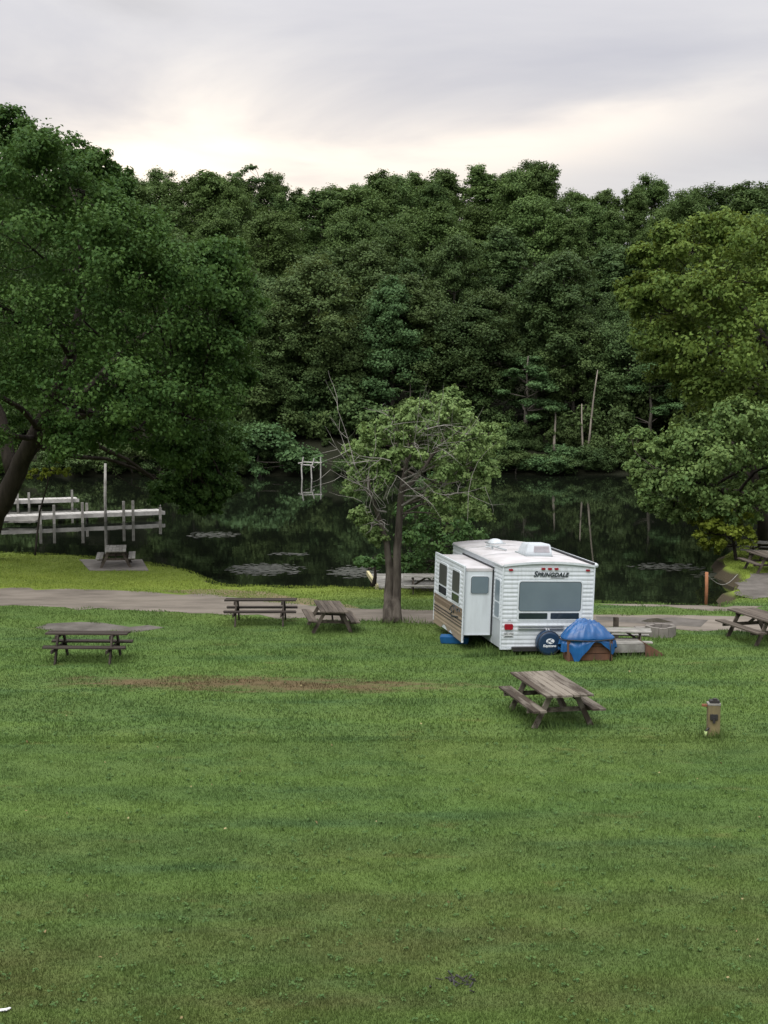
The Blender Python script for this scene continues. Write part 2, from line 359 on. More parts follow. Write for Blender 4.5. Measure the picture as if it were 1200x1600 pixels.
m_glass_grey = pmat('screened_glass', (0.055, 0.060, 0.058), (0.045, 0.050, 0.05), 1, .35, 0, spec=.5)
m_seal = pmat('black_seal', (0.03, 0.032, 0.035), None, 3, .6)
m_black = pmat('black_metal', (0.018, 0.018, 0.02), (0.03, 0.028, 0.026), 3, .6, 0)
m_red = pmat('red_lens', (0.28, 0.006, 0.02), (0.20, 0.004, 0.014), 4, .2, spec=.6)
m_navy = pmat('navy_vinyl', (0.010, 0.028, 0.062), (0.014, 0.038, 0.080), 3, .38, .1, spec=.5)
m_letter = pmat('dark_lettering', (0.035, 0.045, 0.05), None, 3, .5)
m_logo = pmat('white_lettering', (0.72, 0.76, 0.78), None, 3, .5)
m_plate = pmat('licence_plate', (0.50, 0.52, 0.52), (0.42, 0.44, 0.45), 8, .5)
m_tarp = pmat('blue_tarp', (0.006, 0.080, 0.235), (0.004, 0.055, 0.175), 3.0, .38, .15, spec=.5, bscale=9)
m_bluetub = pmat('blue_plastic', (0.015, 0.10, 0.25), (0.01, 0.06, 0.16), 3.0, .4)
m_rubber = pmat('tyre_rubber', (0.02, 0.02, 0.02), None, 3, .85)
m_chrome = pmat('aluminium_trim', (0.55, 0.57, 0.58), (0.45, 0.47, 0.48), 2, .35, metal=.6)
m_pinkgrille = pmat('pinkish_grille', (0.40, 0.34, 0.36), (0.30, 0.26, 0.28), 5, .6)
m_post = pmat('treated_post', (0.19, 0.16, 0.075), (0.12, 0.10, 0.055), 4, .85, .3, (1, 1, .2))
m_rust = pmat('rusty_pole', (0.30, 0.13, 0.06), (0.22, 0.10, 0.05), 5, .8)
m_orange = pmat('orange_plastic', (0.20, 0.085, 0.045), None, 4, .6)
m_paper = pmat('white_litter', (0.65, 0.65, 0.66), (0.5, 0.5, 0.52), 6, .7)
m_scum = pmat('pond_scum', (0.062, 0.064, 0.050), (0.030, 0.036, 0.022), 2.0, .5, .2, spec=.3)
m_mudwet = pmat('wet_mud', (0.035, 0.030, 0.024), (0.06, 0.05, 0.04), 3, .25, .1, spec=.5)

# ------------------------------------------------------------------ ground, lake, road
SHORE = [(-900,846),(-400,853),(-200,857),(0,862),(60,864),(130,868),(200,874),(260,883),(300,893),(335,908),(360,914),(450,915.5),(575,917),(700,922),(800,929),
         (930,938),(1050,943),(1120,945),(1150,937),(1148,920),(1160,902),(1150,892),(1132,882),(1130,874),(1142,862),(1165,852),(1210,840),(1300,832),(1700,822)]
land_poly = [P(*p) for p in SHORE]
land_poly = [Vector((-400, 62, 0))] + land_poly + [Vector((400, 75, 0)), Vector((400, -80, 0)), Vector((-400, -80, 0))]
WATER_Z = -0.5
def yfar(x): return 114.5 + 1.4*np.sin(x*.11+.5) + 1.0*np.sin(x*.31) + .0006*x*x
def smooth(a, b, x): t = np.clip((x-a)/(b-a), 0, 1); return t*t*(3-2*t)
def height(x, y):
    d = dist_poly(x, y, land_poly) + .18*np.sin(x*2.3+np.sin(y*1.7)) + .12*np.sin(x*5.1+y*3.0)
    hn = -1.5 + 1.5*smooth(-1.7, .35, d)
    yf = yfar(x); s = np.clip(y-yf-1, 0, 62)
    hf = np.where(y > yf-4, -1.5 + 1.5*smooth(-3.0, .8, y-yf) + .46*s - .0022*s*s + .5*np.sin(x*.21)*smooth(0, 20, s), -1.5)
    return np.maximum(hn, hf)
xs = np.unique(np.concatenate([np.linspace(-400, -60, 35), np.arange(-60, -26, 2.0), np.arange(-26, 26.01, .4), np.arange(26, 60, 2.0), np.linspace(60, 400, 35)]))
ys = np.unique(np.concatenate([np.linspace(-80, 10, 10), np.arange(10, 42, 2.0), np.arange(42, 64.01, .3), np.arange(64, 105, 4.0), np.arange(105, 180, 1.6), np.linspace(180, 500, 20)]))
GX, GY = np.meshgrid(xs, ys); GZ = height(GX.ravel(), GY.ravel())
nx, ny = len(xs), len(ys)
V = np.stack([GX.ravel(), GY.ravel(), GZ], 1)
ii = (np.arange(ny-1)[:, None]*nx + np.arange(nx-1)[None]).ravel()
Fq = np.stack([ii, ii+1, ii+nx+1, ii+nx], 1)
def np_mesh(name, V, Fq, mat, smooth_=False, tint=None):
    me = bpy.data.meshes.new(name); nv, nf, k = len(V), len(Fq), Fq.shape[1]
    me.vertices.add(nv); me.vertices.foreach_set('co', np.ascontiguousarray(V, np.float32).ravel())
    me.loops.add(nf*k); me.loops.foreach_set('vertex_index', np.ascontiguousarray(Fq, np.int32).ravel())
    me.polygons.add(nf); me.polygons.foreach_set('loop_start', np.arange(nf, dtype=np.int32)*k)
    me.polygons.foreach_set('loop_total', np.full(nf, k, np.int32))
    if smooth_: me.polygons.foreach_set('use_smooth', np.ones(nf, bool))
    if tint is not None:
        a = me.attributes.new('tint', 'FLOAT', 'FACE'); a.data.foreach_set('value', np.ascontiguousarray(tint, np.float32))
    me.materials.append(mat); me.update(calc_edges=True); return me
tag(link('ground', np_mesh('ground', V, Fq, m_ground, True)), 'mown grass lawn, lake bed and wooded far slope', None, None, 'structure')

m_water, t_, b_ = new_mat('lake_water')
b_.inputs['Base Color'].default_value = (0.006, 0.008, 0.005, 1); b_.inputs['Roughness'].default_value = .02; b_.inputs['IOR'].default_value = 1.33; b_.inputs['Specular IOR Level'].default_value = .5
gw = N(t_, 'ShaderNodeNewGeometry'); mpw = N(t_, 'ShaderNodeMapping'); mpw.inputs['Scale'].default_value = (.35, 1.0, 1); L(t_, gw.outputs['Position'], mpw.inputs[0])
w1 = N(t_, 'ShaderNodeTexNoise', i_Scale=1.6, i_Detail=3.0); L(t_, mpw.outputs[0], w1.inputs['Vector'])
bw = N(t_, 'ShaderNodeBump', i_Strength=.08, i_Distance=.02); L(t_, w1.outputs[0], bw.inputs['Height']); L(t_, bw.outputs[0], b_.inputs['Normal'])
tag(MB().add([(-300, 44, WATER_Z), (300, 44, WATER_Z), (300, 135, WATER_Z), (-300, 135, WATER_Z)], [(0,1,2,3)]).build('lake', m_water), 'still dark lake reflecting the wooded far bank', None, None, 'structure')

tag(sheet('gravel_road', road_poly, .006, m_gravel), 'pale gravel road along the lake shore', None, None, 'structure')
tag(sheet('dirt_shoulder', spur_poly, .003, m_dirt), 'worn dirt shoulder of the gravel road by the lake', None, None, 'structure')
tag(sheet('gravel_pad', pad_poly, .005, m_gravel2), 'grey gravel pad in the lawn behind the picnic table', None, None, 'structure')
tag(sheet('shore_path', strip_poly, .005, m_gravel), 'thin pale gravel strip at the water edge', None, None, 'structure')
tag(sheet('gravel_landing', mud_poly, .007, m_gravel2), 'grey gravel landing by the grassy spit', None, None, 'structure')
pud = [P(*p) for p in [(998,970),(1012,967.5),(1035,968),(1047,970.5),(1035,973),(1010,973.5)]]
tag(sheet('puddle', pud, .011, m_mudwet), 'dark wet puddle on the gravel road', None, None, 'structure')
rut = [P(*p) for p in [(935,963),(985,964),(1060,965),(1110,972),(1095,979),(1030,978),(975,972),(935,969)]]
tag(sheet('mud_patch', rut, .009, m_gravel2), 'darker damp patch around the puddle on the road', None, None, 'structure')

# ------------------------------------------------------------------ grass
def blades(name, x, y, h, w, label, z=None, lean=.55):
    n = len(x); a = rng.uniform(0, 2*np.pi, n); l = rng.uniform(.1, lean, n)*h; b = rng.uniform(0, 2*np.pi, n)
    z0 = np.zeros(n) if z is None else z
    sx, sy = np.cos(a)*w/2, np.sin(a)*w/2
    v = np.empty((n, 3, 3))
    v[:,0] = np.stack([x-sx, y-sy, z0-.004], 1); v[:,1] = np.stack([x+sx, y+sy, z0-.004], 1)
    v[:,2] = np.stack([x+np.cos(b)*l, y+np.sin(b)*l, z0+h], 1)
    f = np.arange(n*3).reshape(n, 3)
    return tag(link(name, np_mesh(name, v.reshape(-1, 3), f, m_blade, False, rng.random(n))), label, None, None, 'stuff')
TR_ROT, TR_TILT = R(12.1), R(2.0)
TR0 = P(781, 1024)                                # ground below the rear left corner
def tr_pt(u, v, z): return TR0 + Matrix.Rotation(TR_ROT, 3, 'Z') @ Vector((u, v, z))
tr_foot = [tr_pt(.05, .1, 0), tr_pt(2.5, .1, 0), tr_pt(2.5, 5.0, 0), tr_pt(.05, 5.0, 0)]
def lawn_filter(x, y, margin=.0):
    ok = dist_poly(x, y, land_poly) > -.02
    wob = .12*np.sin(x*3.1+y) + .08*np.sin(x*7.7)
    for p in (road_poly, pad_poly, slab_poly, strip_poly, mud_poly): ok &= dist_poly(x, y, p) < .05 + wob
    ok &= ~inside(x, y, tr_foot)
    dq = ((x-DIRT_C.x)/5.2)**2 + ((y-DIRT_C.y+.07*(x-DIRT_C.x))/.7)**2
    ok &= ~((dq < 1) & (rng.random(len(x)) < .85*(.5+.5*np.sin(x*1.7+np.sin(y*6)*1.3))))
    return ok
def scatter(n, y0, y1, power=1.0):
    y = y0 + (y1-y0)*rng.random(n)**power; x = (rng.random(n)*2-1)*(y*.30+1.5); return x, y
def clumpy(x, y): return .5+.25*np.sin(x*4.1+1.3*np.sin(y*3.3))+.25*np.sin(y*5.3+1.7*np.sin(x*2.9))
x, y = scatter(430000, 13.8, 27, 1.25); k = lawn_filter(x, y); x, y = x[k], y[k]
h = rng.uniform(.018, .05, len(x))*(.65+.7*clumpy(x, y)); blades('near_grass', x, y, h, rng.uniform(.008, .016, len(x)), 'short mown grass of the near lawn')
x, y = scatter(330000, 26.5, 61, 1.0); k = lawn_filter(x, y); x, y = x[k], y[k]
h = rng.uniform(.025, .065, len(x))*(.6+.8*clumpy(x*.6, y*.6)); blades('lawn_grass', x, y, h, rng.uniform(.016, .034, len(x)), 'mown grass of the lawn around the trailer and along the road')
# longer unmown tufts at feet of things
tx, ty = [], []
def tuft(c, n, sx, sy): tx.append(rng.normal(c[0], sx, n)); ty.append(rng.normal(c[1], sy, n))
for v in np.linspace(-.1, 4.9, 30): tuft(tr_pt(-.08, v, 0), 26, .12, .12)
for u in np.linspace(-.9, 2.6, 30): tuft(tr_pt(u, -.02, 0), 26, .1, .08)
tuft(P(1113, 1151), 160, .16, .12); tuft(P(860, 1135), 260, .55, .2); tuft(P(800, 1112), 120, .3, .15); tuft(P(612, 974), 260, .5, .25); tuft(P(915, 1029), 200, .6, .12)
tuft(P(1000, 1026), 120, .5, .12); tuft(P(1030, 1001), 100, .5, .12); tuft(P(130, 1030), 160, 1.0, .25); tuft(P(520, 984), 160, .7, .2); tuft(P(1175, 1000), 120, .5, .2)
x, y = np.concatenate(tx), np.concatenate(ty); h = rng.uniform(.07, .22, len(x)); blades('long_grass', x, y, h, rng.uniform(.02, .034, len(x)), 'longer unmown tufts round posts, tables and trailer', lean=.8)

# ------------------------------------------------------------------ trees
def weeds(): 
    x, y = scatter(1700, 13.8, 34, 1.2); k = lawn_filter(x, y); x, y = x[k], y[k]
    n = 9; r = rng.uniform(.02, .09, (len(x), 1)); a = rng.uniform(0, 6.28, (len(x), n)); q = np.sqrt(rng.random((len(x), n)))*r
    pos = np.stack([x[:, None]+q*np.cos(a), y[:, None]+q*np.sin(a), rng.uniform(.02, .055, (len(x), n))], -1).reshape(-1, 3)
    nrm = unit(rng.normal(size=pos.shape)*.35+np.array([0, 0, 1.0]))
    tag(link('clover', leaf_mesh('clover', pos, nrm, rng.uniform(.025, .055, len(pos)), rng.random(len(pos)), leaf_mat('clover_leaf', (.050, .104, .032), (.086, .148, .044), .2))), 'clover and small broad-leaved weeds in the near lawn', None, None, 'stuff')
    x, y = scatter(90, 14, 34, 1.2); pos = np.stack([x, y, rng.uniform(.04, .06, len(x))], 1); nrm = unit(rng.normal(size=pos.shape)*.5+np.array([0, 0, 1.0]))
    tag(link('fallen_leaves', leaf_mesh('fallen_leaves', pos, nrm, rng.uniform(.03, .07, len(pos)), rng.random(len(pos)), leaf_mat('dry_leaf', (.16, .11, .05), (.30, .26, .13), .1))), 'scattered dry fallen leaves on the lawn', None, None, 'stuff')
def unit(a): return a/np.maximum(np.linalg.norm(a, axis=-1, keepdims=True), 1e-9)
def leaf_mesh(name, pos, nrm, size, tint, mat, asp=.36, fold=.12):
    n = len(pos); r = rng.normal(size=(n, 3)); r[:,2] -= .5
    d = unit(r - (r*nrm).sum(1, keepdims=True)*nrm); s = np.cross(nrm, d); Lh = size[:, None]
    v = np.empty((n, 4, 3)); v[:,0] = pos - d*Lh*.5
    v[:,1] = pos + s*Lh*asp + nrm*Lh*fold - d*Lh*.05; v[:,2] = pos + d*Lh*.5 - nrm*Lh*.08; v[:,3] = pos - s*Lh*asp + nrm*Lh*fold - d*Lh*.05
    return np_mesh(name, v.reshape(-1, 3), np.arange(n*4).reshape(n, 4), mat, False, tint)
weeds()
def foliage(lobes, sub_k, leaf_n, leaf, flat=.72, sub_r=(.22, .50), up=.45, spread=.78, rnd=.55):
    """lobes: (centre, radius, ...) -> sub-clumps on each lobe -> leaves on each sub-clump"""
    pos, nrm, size, tint, subs = [], [], [], [], []
    for c, r in lobes:
        c = np.array(c); k = max(3, int(sub_k*rng.uniform(.8, 1.2)))
        d = unit(rng.normal(size=(k, 3)) + np.array([0, 0, .25])); rad = spread*rng.uniform(.45, 1.12, (k, 1))
        sc_ = c + d*rad*r*np.array([1, 1, flat])
        sr = r*rng.uniform(sub_r[0], sub_r[1], k)
        for q in range(k):
            n = int(leaf_n*(sr[q]/(r*.4))**1.6*rng.uniform(.8, 1.25)) if leaf_n > 0 else 0
            g_ = rng.normal(size=(n, 3)); dd = unit(g_); rr = np.linalg.norm(g_, axis=1, keepdims=True)
            p = sc_[q] + dd*np.minimum(rr, 2.6)*sr[q]*.50*np.array([1.1, 1.1, .78])
            pos.append(p); nrm.append(unit(dd*.45 + d[q]*.55 + np.array([0, 0, up]) + rng.normal(size=(n, 3))*rnd))
            size.append(leaf*rng.uniform(.65, 1.35, n)); tint.append(np.clip(rng.normal(rng.uniform(.25, .75), .2, n), 0, 1))
        subs.append((c, sc_, sr))
    return np.concatenate(pos), np.concatenate(nrm), np.concatenate(size), np.concatenate(tint), subs
def wig(a, b, n, amp, sag=0.0):
    a, b = Vector(a), Vector(b); L_ = (b-a).length; out = []
    o1, o2 = Vector(rng.normal(size=3))*amp*L_, Vector(rng.normal(size=3))*amp*L_
    for i in range(n+1):
        t = i/n; w = math.sin(math.pi*t); out.append(a.lerp(b, t) + o1*w + o2*math.sin(2*math.pi*t)*.5 + Vector((0, 0, sag*L_*w)))
    return out
def nearest(skel, p):
    best = min(skel, key=lambda s: (s[0]-p).length + max(0, s[0].z-p.z)*1.2); return best
def limbs_for(mb, skel, subs, r_limb, r_twig, twig_n=6, n=5):
    for c, sc_, sr in subs:
        c = Vector(c); p, r0 = nearest(skel, c)
        pts = wig(p, c, 5, .07, .05); r1 = min(r0*.7, r_limb)
        mb.tube(pts, [r1*(1-.14*i) for i in range(6)], n, False)
        for q in range(min(twig_n, len(sc_))):
            mb.tube(wig(pts[random.choice((3, 4, 5))], sc_[q], 3, .1), [r_twig, r_twig*.75, r_twig*.5, r_twig*.25], 4, False)
def near_tree(name, base, stems, lobes, leafmat, barkmat, label, cat='tree', sub_k=13, leaf_n=130, leaf=.17, r_limb=.12, r_twig=.02, flat=.72, group=None, twig_n=6, up=.45, spread=.92, sub_r=(.17, .36)):
    root = empty(name, base); base = Vector(base); tag(root, label, cat, group)
    mb = MB(); skel = []
    for pts, rad in stems:
        P_ = [Vector(p)-base for p in pts]; fine, fr = [], []
        for i in range(len(P_)-1):
            for j in range(4):
                t = j/4; fine.append(P_[i].lerp(P_[i+1], t)+Vector(rng.normal(size=3))*rad[i]*.06); fr.append(rad[i]*(1-t)+rad[i+1]*t)
        fine.append(P_[-1]); fr.append(rad[-1]); mb.tube(fine, fr, 10, True); skel += list(zip(fine, fr))
    lb = [(np.array(c)-np.array(base), r) for c, r in lobes]
    pos, nrm, size, tint, subs = foliage(lb, sub_k, leaf_n, leaf, flat, up=up, spread=spread, sub_r=sub_r)
    hi = [s for s in skel if s[0].z > .35*max(q[0].z for q in skel)] or skel
    lm = MB(); limbs_for(lm, hi, subs, r_limb, r_twig, twig_n)
    mb.build('trunk', barkmat, root, True); lm.build('limbs', barkmat, root, True)
    link('crown', leaf_mesh('crown', pos, nrm, size, tint, leafmat), None, root)
    return root, hi
def px_lobes(lst, Y, centre, rx, ry, back=True):
    """lobes seen at (px,py) with radius in pixels; each gets a depth on the crown's rounded front and a partner on its back"""
    out = []
    for px, py, rp in lst:
        q = max(0.0, 1-((px-centre[0])/rx)**2-((py-centre[1])/ry)**2)**.5; dmax = rx/ppm(Y)*.8
        dy = -q*dmax*random.uniform(.7, 1.0)
        c = at(px, py, Y+dy); out.append((c, rp/ppm(Y+dy)))
        if back:
            c2 = at(px+random.uniform(-20, 20), py+random.uniform(-20, 10), Y); c2.y = Y-dy*random.uniform(.7, 1.0)+.5; out.append((c2, rp/ppm(Y)*1.05))
    return out

# big maple on the left
YL = 54.0
LL = [(-40,275,100),(55,265,75),(125,300,70),(30,370,105),(125,400,95),(200,360,62),(225,425,85),(300,420,75),(352,465,52),(260,515,92),(130,500,105),(20,500,115),(335,545,62),(165,600,95),(315,610,66),(250,630,75),
      (60,605,85),(290,690,58),(325,735,42),(262,715,50),(330,775,26),(345,400,42),(375,505,34),(372,590,28),(5,200,40),(60,230,40),(140,255,34),(-110,420,140),(-160,590,130),(-60,680,70),(-200,480,120),(-120,300,100),(110,680,50),(180,680,50),(300,782,28),(345,762,26),(348,700,34),(255,765,28)]
bl = P(-30, 872)
def ats(l): return [at(a, b, c) for a, b, c in l]
stems = [([bl, *ats([(-5,800,YL),(35,720,YL-.5),(60,670,YL-1)])], [.52,.42,.36,.30]),
         (ats([(60,670,YL-1),(110,560,YL-1),(130,450,YL),(120,330,YL)]), [.28,.22,.14,.06]),
         (ats([(50,690,YL-.8),(120,650,YL-1.5),(210,630,YL-2.5),(290,650,YL-3)]), [.24,.19,.13,.06]),
         (ats([(20,740,YL),(0,650,YL+1),(-60,520,YL+1),(-80,380,YL+1)]), [.30,.24,.16,.07]),
         (ats([(30,725,YL),(95,655,YL+1.5),(200,540,YL+2.5),(290,480,YL+2)]), [.22,.18,.12,.05])]
near_tree('maple_tree', bl, stems, px_lobes(LL, YL, (30, 480), 390, 330), m_leaf_left, m_bark_dark,
          'huge dark green maple filling the left edge, its trunk leaning over the docks', sub_k=24, leaf_n=250, leaf=.142, r_limb=.13, r_twig=.022, spread=.98)
# yellow-green sapling leaves low beside the trunk
sp = P(55, 868); 
near_tree('sapling', sp, [([sp, *ats([(62,800,57),(80,735,57)])], [.05,.04,.02])], px_lobes([(50,742,14),(78,735,16),(100,738,12),(90,722,12)], 57, (75,735), 30, 20, False), m_leaf_yel, m_bark_dark,
          'thin sapling with pale yellow-green leaves under the big maple', sub_k=7, leaf_n=26, leaf=.16, r_limb=.03, r_twig=.01)

# right-hand trees on the spit
YA = 63.0; ba = P(1290, 842)
LA = [(1045,372,34),(1085,395,40),(1125,360,40),(1020,455,36),(1060,450,44),(1000,480,22),(1100,470,62),(1165,440,62),(1050,520,46),(1130,545,74),(1205,500,90),(1110,610,38),(1170,620,60),(1180,370,56),(1250,420,90),(1300,560,110),(1350,450,100),
      (1075,575,40),(1240,640,70),(1015,400,22)]
near_tree('oak_tree', ba, [([ba, *ats([(1270,760,YA),(1240,640,YA),(1220,520,YA),(1200,400,YA)])], [.45,.38,.30,.2,.08]), (ats([(1250,680,YA),(1180,600,YA-2),(1110,540,YA-3),(1050,490,YA-3)]), [.22,.16,.1,.05]), (ats([(1230,580,YA),(1160,480,YA),(1110,420,YA),(1070,390,YA)]), [.18,.14,.09,.04])],
          px_lobes(LA, YA, (1220, 490), 260, 210), m_leaf_rightA, m_bark_dark, 'tall olive-green tree at the right edge above the lower tree', sub_k=20, leaf_n=160, leaf=.18, r_limb=.1, r_twig=.02, spread=.95)
YB = 57.0; bb = P(1195, 858)
LB = [(1030,700,28),(1008,748,18),(1035,760,34),(1070,700,40),(1110,672,40),(1160,655,46),(1080,750,48),(1050,800,24),(1130,720,58),(1150,790,40),(1200,690,70),(1095,790,34),(1250,740,80),(1210,780,50),(1280,660,70),(1010,790,14)]
near_tree('maple_tree', bb, [([bb, *ats([(1192,820,YB),(1185,770,YB),(1170,700,YB)])], [.3,.25,.2,.1]), (ats([(1190,810,YB),(1150,775,YB-1),(1100,755,YB-2),(1050,750,YB-2)]), [.18,.13,.09,.04]), (ats([(1188,790,YB),(1230,740,YB),(1260,700,YB)]), [.16,.12,.06])],
          px_lobes(LB, YB, (1170, 730), 180, 120), m_leaf_rightB, m_bark_dark, 'low spreading mid-green tree overhanging the water beside the grassy spit', sub_k=20, leaf_n=160, leaf=.165, r_limb=.08, r_twig=.018)
yb = P(1150, 876)
near_tree('bush', yb, [([yb, *ats([(1146,845,54.8),(1138,815,54.6)])], [.08,.06,.03])], px_lobes([(1100,815,24),(1130,828,28),(1160,820,26),(1095,840,14),(1120,850,18),(1165,845,18),(1130,800,20)], 54.6, (1130,825), 55, 40), m_leaf_yel, m_bark_dark,
          'bright yellow-green bush at the water edge under the spreading tree', 'bush', sub_k=9, leaf_n=70, leaf=.16, r_limb=.04, r_twig=.012)

# half-bare tree by the road
YC = 40.6; bc = P(612, 973)
stems = [([bc+Vector((-.09,0,-.05)), *ats([(607,930,YC),(609,890,YC+.05),(605,850,YC),(593,812,YC),(578,770,YC-.3),(568,720,YC-.4)])], [.21,.145,.12,.10,.075,.05,.02]),
         ([bc+Vector((.11,0,-.05)), *ats([(619,930,YC),(620,880,YC),(623,830,YC),(626,780,YC),(633,735,YC),(640,690,YC)])], [.21,.15,.13,.115,.10,.07,.04]),
         (ats([(626,790,YC),(665,770,YC-.5),(705,745,YC-.6),(735,720,YC-.6)]), [.06,.045,.03,.015]),
         (ats([(628,770,YC),(660,735,YC+.5),(690,690,YC+.6),(700,650,YC+.6)]), [.08,.06,.04,.02]),
         (ats([(636,720,YC),(650,690,YC+.3),(665,655,YC+.2)]), [.07,.05,.02])]
LC = [(578,690,22),(560,708,18),(548,768,17),(604,668,20),(640,652,20),(668,644,22),(700,640,22),(728,655,22),(622,690,20),(690,668,26),(740,690,26),(772,690,17),(715,700,28),(580,722,24),(592,745,22),(735,735,24),(700,735,24),(748,762,16),(668,690,20),(690,775,24),(725,785,22),(572,825,17),(590,838,16),(655,668,18),(755,715,18),(650,715,18),(765,740,15),(740,800,18),(700,810,22),(615,715,18),(560,735,18),(640,632,14),(690,625,14),(720,632,14)]
ctree, hi = near_tree('half_bare_tree', bc, stems, px_lobes([(a, b, c*1.1) for a, b, c in LC], YC, (660, 730), 130, 120), m_leaf_mid, m_bark,
          'small twin-trunked half-bare tree by the road beside the trailer', sub_k=15, leaf_n=92, leaf=.10, r_limb=.035, r_twig=.009, flat=.8, twig_n=7)
db = MB()
def bare(a, b, r, depth=0):
    pts = wig(a, b, 4, .05); db.tube(pts, [r*(1-.2*i) for i in range(5)], 4, False)
    if depth < 2:
        for _ in range(4):
            s = pts[random.randint(1, 4)]; d = (Vector(b)-Vector(a)); e = s + (d*.45 + Vector(rng.normal(size=3))*d.length*.28); bare(s, e, r*.5, depth+1)
for a, b in [((603,800),(575,765)),((575,775),(540,705)),((626,770),(590,720)),((628,760),(680,720)),((630,775),(715,770)),((634,730),(620,665)),((640,700),(668,670)),((606,830),(580,800)),((628,750),(700,700)),((632,740),(650,680)),((628,790),(690,765)),((600,780),(610,720))]:
    dy = random.uniform(-2.6, -1.5); bare(at(*a, YC+dy*.3)-bc, at(*b, YC+dy)-bc, .031)
db.build('bare_branches', m_dead, ctree, True)
# dark bushes standing in the water margin behind it
for (px, py, Yb, lst, lab) in [(690, 917, 47.5, [(680,800,34),(715,815,34),(650,835,28),(690,850,36),(735,840,28),(660,880,28),(700,890,28),(640,890,20),(672,765,28),(725,870,26),(640,805,20),(745,805,20)], 'dark green bush at the lake edge behind the half-bare tree'),
                               (585, 914, 47.8, [(570,880,12),(588,884,12),(600,872,12)], 'small leafy shrub at the corner of the little lakeside dock')]:
    b0 = P(px, py); cxm = sum(l[0] for l in lst)/len(lst); cym = sum(l[1] for l in lst)/len(lst)
    near_tree('bush', b0, [([b0, at(cxm, cym+20, Yb), at(cxm, cym, Yb)], [.09,.06,.03])], px_lobes(lst, Yb, (cxm, cym), 60, 70), m_leaf_bush, m_bark_dark, lab, 'bush', sub_k=9, leaf_n=70, leaf=.13, r_limb=.04, r_twig=.01)

# ---- the wooded far bank
def forest_proto(kind):
    """unit forest tree about 12 m tall standing at the origin; returns trunk mesh and crown mesh"""
    H = 12.0; mb = MB(); lb = []
    lean = rng.normal(size=2)*.25
    if kind == 'round':
        for i in range(26):
            t = .24+.68*(i+rng.uniform(0, 1))/26; rr = 3.2*math.sin(math.pi*min(1, (t+.10)/1.12))**.8; a = i*2.4+rng.uniform(-.5, .5); q = rr*rng.uniform(.35, 1)
            lb.append((np.array([q*math.cos(a), q*math.sin(a), t*H]), rng.uniform(1.0, 1.7)))
        lb.append((np.array([0, 0, .9*H]), 1.4))
    elif kind == 'tall':
        for i in range(22):
            t = .28+.66*(i+rng.uniform(0, 1))/22; rr = 2.2*math.sin(math.pi*min(1, (t+.06)/1.08))**.8; a = i*2.4+rng.uniform(-.5, .5); q = rr*rng.uniform(.3, 1)
            lb.append((np.array([q*math.cos(a), q*math.sin(a), t*H]), rng.uniform(.85, 1.35)))
        lb.append((np.array([0, 0, .93*H]), 1.0))
    elif kind == 'tiered':
        for i in range(24):
            t = rng.uniform(.28, .95); rr = 3.4*(1.05-t)**.6; a = rng.uniform(0, 6.28); q = rr*rng.uniform(.45, 1)
            lb.append((np.array([q*math.cos(a), q*math.sin(a), t*H]), rng.uniform(.6, .95)))
    elif kind == 'thin':
        for i in range(30):
            t = rng.uniform(.42, .98); rr = 2.6*math.sin(math.pi*min(1, (t-.3)/.85))**.7; a = rng.uniform(0, 6.28); q = rr*rng.uniform(.4, 1)
            lb.append((np.array([q*math.cos(a), q*math.sin(a), t*H]), rng.uniform(.4, .7)))
    elif kind == 'shrub':
        for i in range(11):
            a = rng.uniform(0, 6.28); q = rng.uniform(.2, 2.6); lb.append((np.array([q*math.cos(a), q*math.sin(a), rng.uniform(.25, 2.2)]), rng.uniform(.7, 1.1)))
    fl = .5 if kind == 'tiered' else 1.0
    ln = {'round': 150, 'tall': 140, 'tiered': 90, 'thin': 36, 'shrub': 110}[kind]
    pos, nrm, size, tint, subs = foliage(lb, 11 if kind != 'thin' else 8, ln, .175, fl, up=.5)
    top = 2.0 if kind == 'shrub' else .85*H
    n = 7; tp = [Vector((lean[0]*i/n+.08*math.sin(i*1.9), lean[1]*i/n, -.6+(top+.6)*i/n)) for i in range(n+1)]; r0 = .10 if kind == 'shrub' else .21
    rr = [r0*(1-.8*i/n) for i in range(n+1)]; mb.tube(tp, rr, 7, True)
    limbs_for(mb, list(zip(tp, rr))[2:], subs, .08, .02, 2, 4)
    return mb.mesh('trunk', m_far_trunk, True), (pos, nrm, size, tint)
protos = {}
for kind, n, mat in (('round', 4, m_leaf_far), ('tall', 3, m_leaf_far), ('tiered', 2, m_leaf_far), ('thin', 2, m_leaf_far), ('shrub', 3, m_leaf_far)):
    protos[kind] = []
    for i in range(n):
        tm, (pos, nrm, size, tint) = forest_proto(kind)
        protos[kind].append((tm, leaf_mesh('crown', pos, nrm, size, tint, mat)))
_alt = {}
def recolour(me, mat):
    key = (me.name, mat.name)
    if key not in _alt: c = me.copy(); c.materials.clear(); c.materials.append(mat); _alt[key] = c
    return _alt[key]
def hgt(x, y): return float(height(np.array([x]), np.array([y]))[0])
fcount = 0
def forest_tree(name, kind, px, ptop, Y, label, cat='tree', group=None, width=1.0, mat=None, zb=None, idx=None):
    global fcount
    p = at(px, ptop, Y); z0 = hgt(p.x, Y) if zb is None else zb
    pr = protos[kind][(fcount if idx is None else idx) % len(protos[kind])]; fcount += 1
    full = 3.1 if kind == 'shrub' else 12.6
    s = max(.25, (p.z-z0)/full)
    o = empty(name, (p.x, Y, z0-.05), rng.uniform(0, 6.28)); wv = s**.55*width if kind != 'shrub' else s*width
    o.scale = (wv, wv, s); tag(o, label, cat, group)
    link('trunk', pr[0], None, o); link('crown', pr[1] if mat is None else recolour(pr[1], mat), None, o)
    return o
